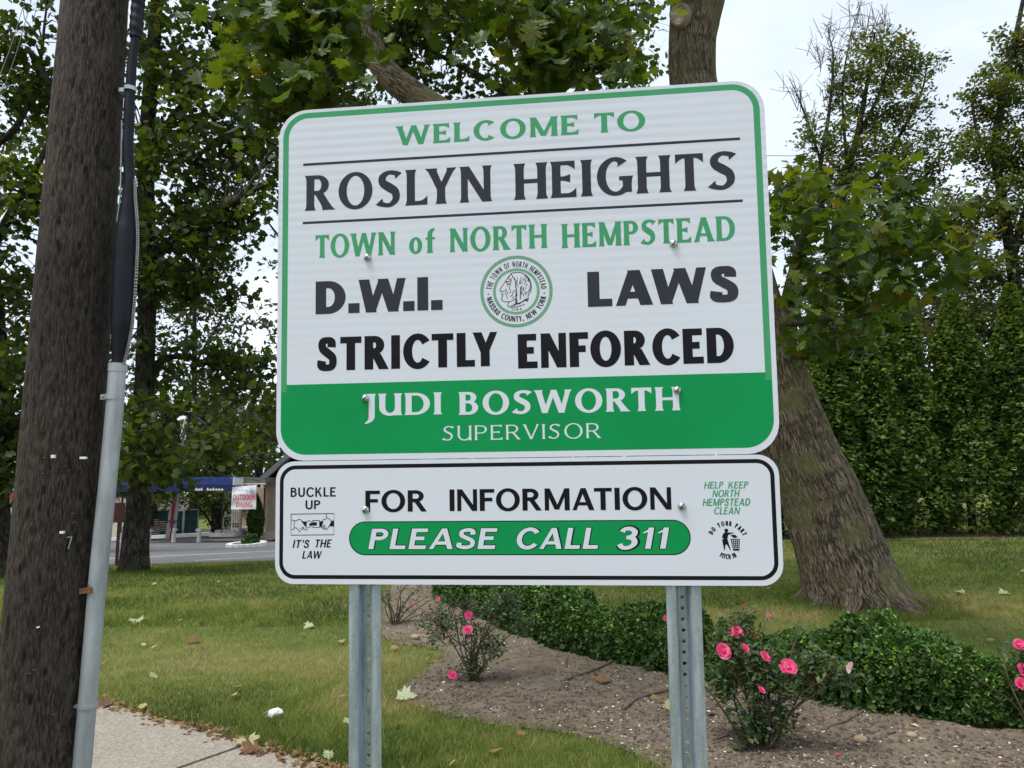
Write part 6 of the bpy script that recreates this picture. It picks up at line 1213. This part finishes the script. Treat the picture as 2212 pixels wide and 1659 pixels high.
# ------------------------------------------------------------------ litter on lawn, bed and sidewalk
bz = lambda x, y: float(bedz(np.array([x]), np.array([y]))[0]) if inpoly(np.array([x]), np.array([y]), BED)[0] else float(gz(x, y))
def ground_leaves(n, ymin, ymax, size, name, label, tfn, wh=None, zoff=.02, pw=1.7, tm='maple', m='litter'):
    x, y = scatter(n, ymin, ymax, pw)
    ins = inpoly(x, y, BED); s_ = side(x, y); ok = wh(x, y, ins, s_); x, y, ins = x[ok], y[ok], ins[ok]; z = np.where(ins, bedz(x, y), gz(x, y))+np.where(ins, .006, zoff); mb = MB(); N = len(x)
    leaves(mb, np.c_[x, y, z], size, tm, 1.6, tfn(N)); tag(mb.build(name, M[m]), label, None, None, 'stuff')
lawnok = lambda x, y, ins, s_: (~ins) & (s_ < -.02) & ~((x < -1) & (y > d_edge(x)))
ground_leaves(160, 4.0, 20, .065, 'leaf_litter', 'scattered pale and brown fallen leaves on the lawn', lambda N: rng.random(N)**.7, lawnok, .035)
ground_leaves(140, 3.5, 9, .05, 'leaf_litter', 'small brown leaves and scraps on the soil bed', lambda N: rng.random(N)*.6, lambda x, y, ins, s_: ins)
x = rng.uniform(-4.2, 1.2, 900); k = rng.normal(size=900)*.045+.01; P = np.array([x, S0[1]+(x-S0[0])*SD[1]/SD[0]]).T+SN*k[:, None]; mb = MB(); leaves(mb, np.c_[P, gz(P[:, 0], P[:, 1])+.02], .034, 'mid', 1.2, rng.random(900)*.55); tag(mb.build('leaf_litter', M['litter']), 'dry brown leaf scraps along the edge of the sidewalk', None, None, 'stuff')
# white chips and pebbles in the bed
def chips(n, s0, s1, m, name, label, pw=1.4):
    x, y = scatter(n, 3.6, 9.5, pw); ins = inpoly(x, y, BED) & (n2(x, y, 1.5, 3, 2.)+rng.normal(size=n)*.12 > .38); x, y = x[ins], y[ins]; N = len(x); z = bedz(x, y)+.002; s = rng.uniform(s0, s1, N)[:, None, None]
    T = np.array([(-1, -.6, 0), (.9, -.7, 0), (1, .6, 0), (-.7, .8, 0), (0, 0, .7)])*.5; F = np.array([(0, 1, 4), (1, 2, 4), (2, 3, 4), (3, 0, 4)]); a = rng.random(N)*6.28; c_, s_ = np.cos(a)[:, None], np.sin(a)[:, None]
    V = np.stack([T[None, :, 0]*c_-T[None, :, 1]*s_, T[None, :, 0]*s_+T[None, :, 1]*c_, np.broadcast_to(T[None, :, 2], (N, 5))], -1)*s*rng.uniform(.6, 1.3, (N, 1, 3))+np.c_[x, y, z][:, None]
    mb = MB(); mb.add(V.reshape(-1, 3), (F[None]+(np.arange(N)*5)[:, None, None]).reshape(-1, 3), tint=np.repeat(rng.random(N), 5)); tag(mb.build(name, m), label, None, None, 'stuff')
M['chip'] = leafmat('pale_chip', [(0, (.30, .25, .20)), (.5, (.50, .46, .40)), (1, (.78, .76, .70))], .0, .8); M['clod'] = leafmat('soil_clod', [(0, (.05, .036, .027)), (.6, (.12, .09, .07)), (1, (.2, .16, .12))], 0, .95)
chips(3600, .008, .022, M['chip'], 'stone_chips', 'small white stone chips scattered over the soil bed'); chips(52000, .006, .030, M['clod'], 'soil_crumbs', 'dark crumbs and mulch bits covering the soil bed')
# pieces one can point at
def one_leaf(px, py, size, tint, label, m=None, dz=.02, cat='leaf', name='fallen_leaf', tm='maple', rot=None):
    G = gnd(px, py); G[2] = bz(G[0], G[1])+dz; T, F = LT[tm]; V = T.copy(); V[:, 2] += .05*rng.normal(size=len(V))+.5*V[:, 0]**2; a = rng.uniform(0, 6.28) if rot is None else rot; V = V@np.array([[math.cos(a), math.sin(a), 0], [-math.sin(a), math.cos(a), 0], [0, 0, 1]])*size
    V = V@np.array([[1, 0, 0], [0, math.cos(.3), math.sin(.3)], [0, -math.sin(.3), math.cos(.3)]]); b = MB(); b.add(V, F, tint=tint, smooth=True); o = b.build(name, m or M['litter']); o.location = Vector(G); tag(o, label, cat)
one_leaf(876, 1513, .15, 1, 'pale green fallen maple leaf at the left tip of the soil bed'); one_leaf(296, 1345, .16, 1, 'large pale green fallen leaf on the lawn just right of the conduit'); one_leaf(668, 1357, .13, .97, 'pale green fallen leaf on grass left of the left sign post')
one_leaf(535, 1611, .13, .8, 'yellow fallen leaf on the sidewalk edge, above a brown leaf'); one_leaf(540, 1628, .12, .1, 'reddish brown fallen leaf on the sidewalk just below a yellow leaf'); one_leaf(418, 1389, .14, .15, 'brown curled fallen leaf on the lawn midway between conduit and left post'); one_leaf(224, 1530, .13, .05, 'dark brown fallen leaf where the conduit meets the sidewalk edge')
one_leaf(1303, 1484, .11, .25, 'orange brown maple leaf on the soil in front of the middle hedge'); one_leaf(1450, 1540, .10, .7, 'yellow green leaf on soil beside the right sign post'); one_leaf(2395-320, 1283, .13, .95, 'pale leaf on the lawn right of the leaning trunk base'); one_leaf(2170, 1284, .14, 1, 'pale leaf on the far right of the lawn below the arborvitae')
one_leaf(1978, 1581, .05, .5, 'pink fallen petal on soil in front of the right hedge', M['petal_pale'], .008, 'petal', 'fallen_petal', 'oval'); one_leaf(1811, 1639, .045, .2, 'bright pink fallen petal at the bottom edge on the soil', M['petal'], .008, 'petal', 'fallen_petal', 'oval'); one_leaf(1740, 1607, .03, .3, 'tiny pink petal on soil beside the largest rose bush', M['petal_pale'], .008, 'petal', 'fallen_petal', 'oval'); one_leaf(1321, 1570, .04, .3, 'pink petal lying near the lower edge of the soil bed between the posts', M['petal_pale'], .008, 'petal', 'fallen_petal', 'oval')
def stone(px, py, r, label, m):
    G = gnd(px, py); G[2] = bz(G[0], G[1]); b = MB(); th = np.linspace(0, np.pi, 9); ph = np.linspace(0, 2*np.pi, 14, endpoint=False); V = [(r*math.sin(t)*math.cos(p)*(1.1+.1*math.sin(3*p)), r*.8*math.sin(t)*math.sin(p), r*.62*math.cos(t)+r*.4) for t in th for p in ph]
    b.add(V, [(i*14+j, i*14+(j+1) % 14, (i+1)*14+(j+1) % 14, (i+1)*14+j) for i in range(8) for j in range(14)], smooth=True); o = b.build('pebble', m); o.location = Vector(G); tag(o, label, 'stone')
M['tanstone'] = noisy('tan_stone', (.27, .20, .12), (.36, .28, .18), 12, .8, .1); stone(1860, 1611, .038, 'round tan pebble on soil right of the largest rose bush', M['tanstone']); stone(1971, 1603, .030, 'flat brown pebble half buried right of the round tan pebble', M['tanstone']); stone(897, 1386, .045, 'pale tan stone at the grass edge right of the left post', M['tanstone'])
# crumpled paper
G = gnd(594, 1550); G[2] = bz(G[0], G[1])+.03; b = MB(); th = np.linspace(0, np.pi, 10); ph = np.linspace(0, 2*np.pi, 16, endpoint=False); V = np.array([(.055*math.sin(t)*math.cos(p), .04*math.sin(t)*math.sin(p), .028*math.cos(t)) for t in th for p in ph]); V *= (1+.5*(vnoise(V*60)-.5))[:, None]; V[:, 0] += V[:, 2]*.4
b.add(V, [(i*16+j, i*16+(j+1) % 16, (i+1)*16+(j+1) % 16, (i+1)*16+j) for i in range(9) for j in range(16)]); b.add([(-.085, -.005, -.01), (-.05, -.012, .01), (-.045, .02, .012), (-.08, .02, -.005)], [(0, 1, 2, 3)], mi=1); o = b.build('crumpled_tissue', [M['plain_white'], M['tanstone']]); o.location = Vector(G); tag(o, 'crumpled white tissue lying on the grass near the sidewalk', 'litter')
def stick(pts, r, label, name='root', cat='root'):
    P = [gnd(*q) for q in pts]; P = np.array([[p[0], p[1], bz(p[0], p[1])+r*.7] for p in P]); b = MB(); b.tube(P-P[0], r, 7, n=24, disp=lambda th, L, rr_: rr_*(.7+.6*vnoise(np.stack([np.cos(th), np.sin(th), L*25], -1)))); o = b.build(name, M['rosestem2']); o.location = Vector(P[0]); tag(o, label, cat)
M['rosestem2'] = noisy('dry_root', (.09, .06, .045), (.17, .12, .09), 20, .9, .3)
stick([(1222, 1480), (1260, 1463), (1300, 1450), (1322, 1440)], .012, 'bent surface root at the foot of the middle hedge'); stick([(1345, 1541), (1375, 1522), (1410, 1508), (1442, 1500)], .012, 'forked surface root reaching the right sign post'); stick([(1372, 1506), (1410, 1503), (1445, 1498)], .007, 'thin root just above the forked root')
stick([(1090, 1403), (1130, 1412), (1165, 1424)], .007, 'thin fallen twig on soil right of the open rose bush', 'twig', 'twig'); stick([(1830, 1650), (1870, 1630), (1915, 1602), (1935, 1595)], .006, 'thin twig beside the round tan pebble', 'twig', 'twig'); stick([(1765, 1600), (1800, 1580), (1830, 1570), (1870, 1545)], .009, 'dark bare twig right of the largest rose bush', 'twig', 'twig'); stick([(1545, 1610), (1590, 1598), (1650, 1592)], .006, 'thin twig lying left of the largest rose bush', 'twig', 'twig')
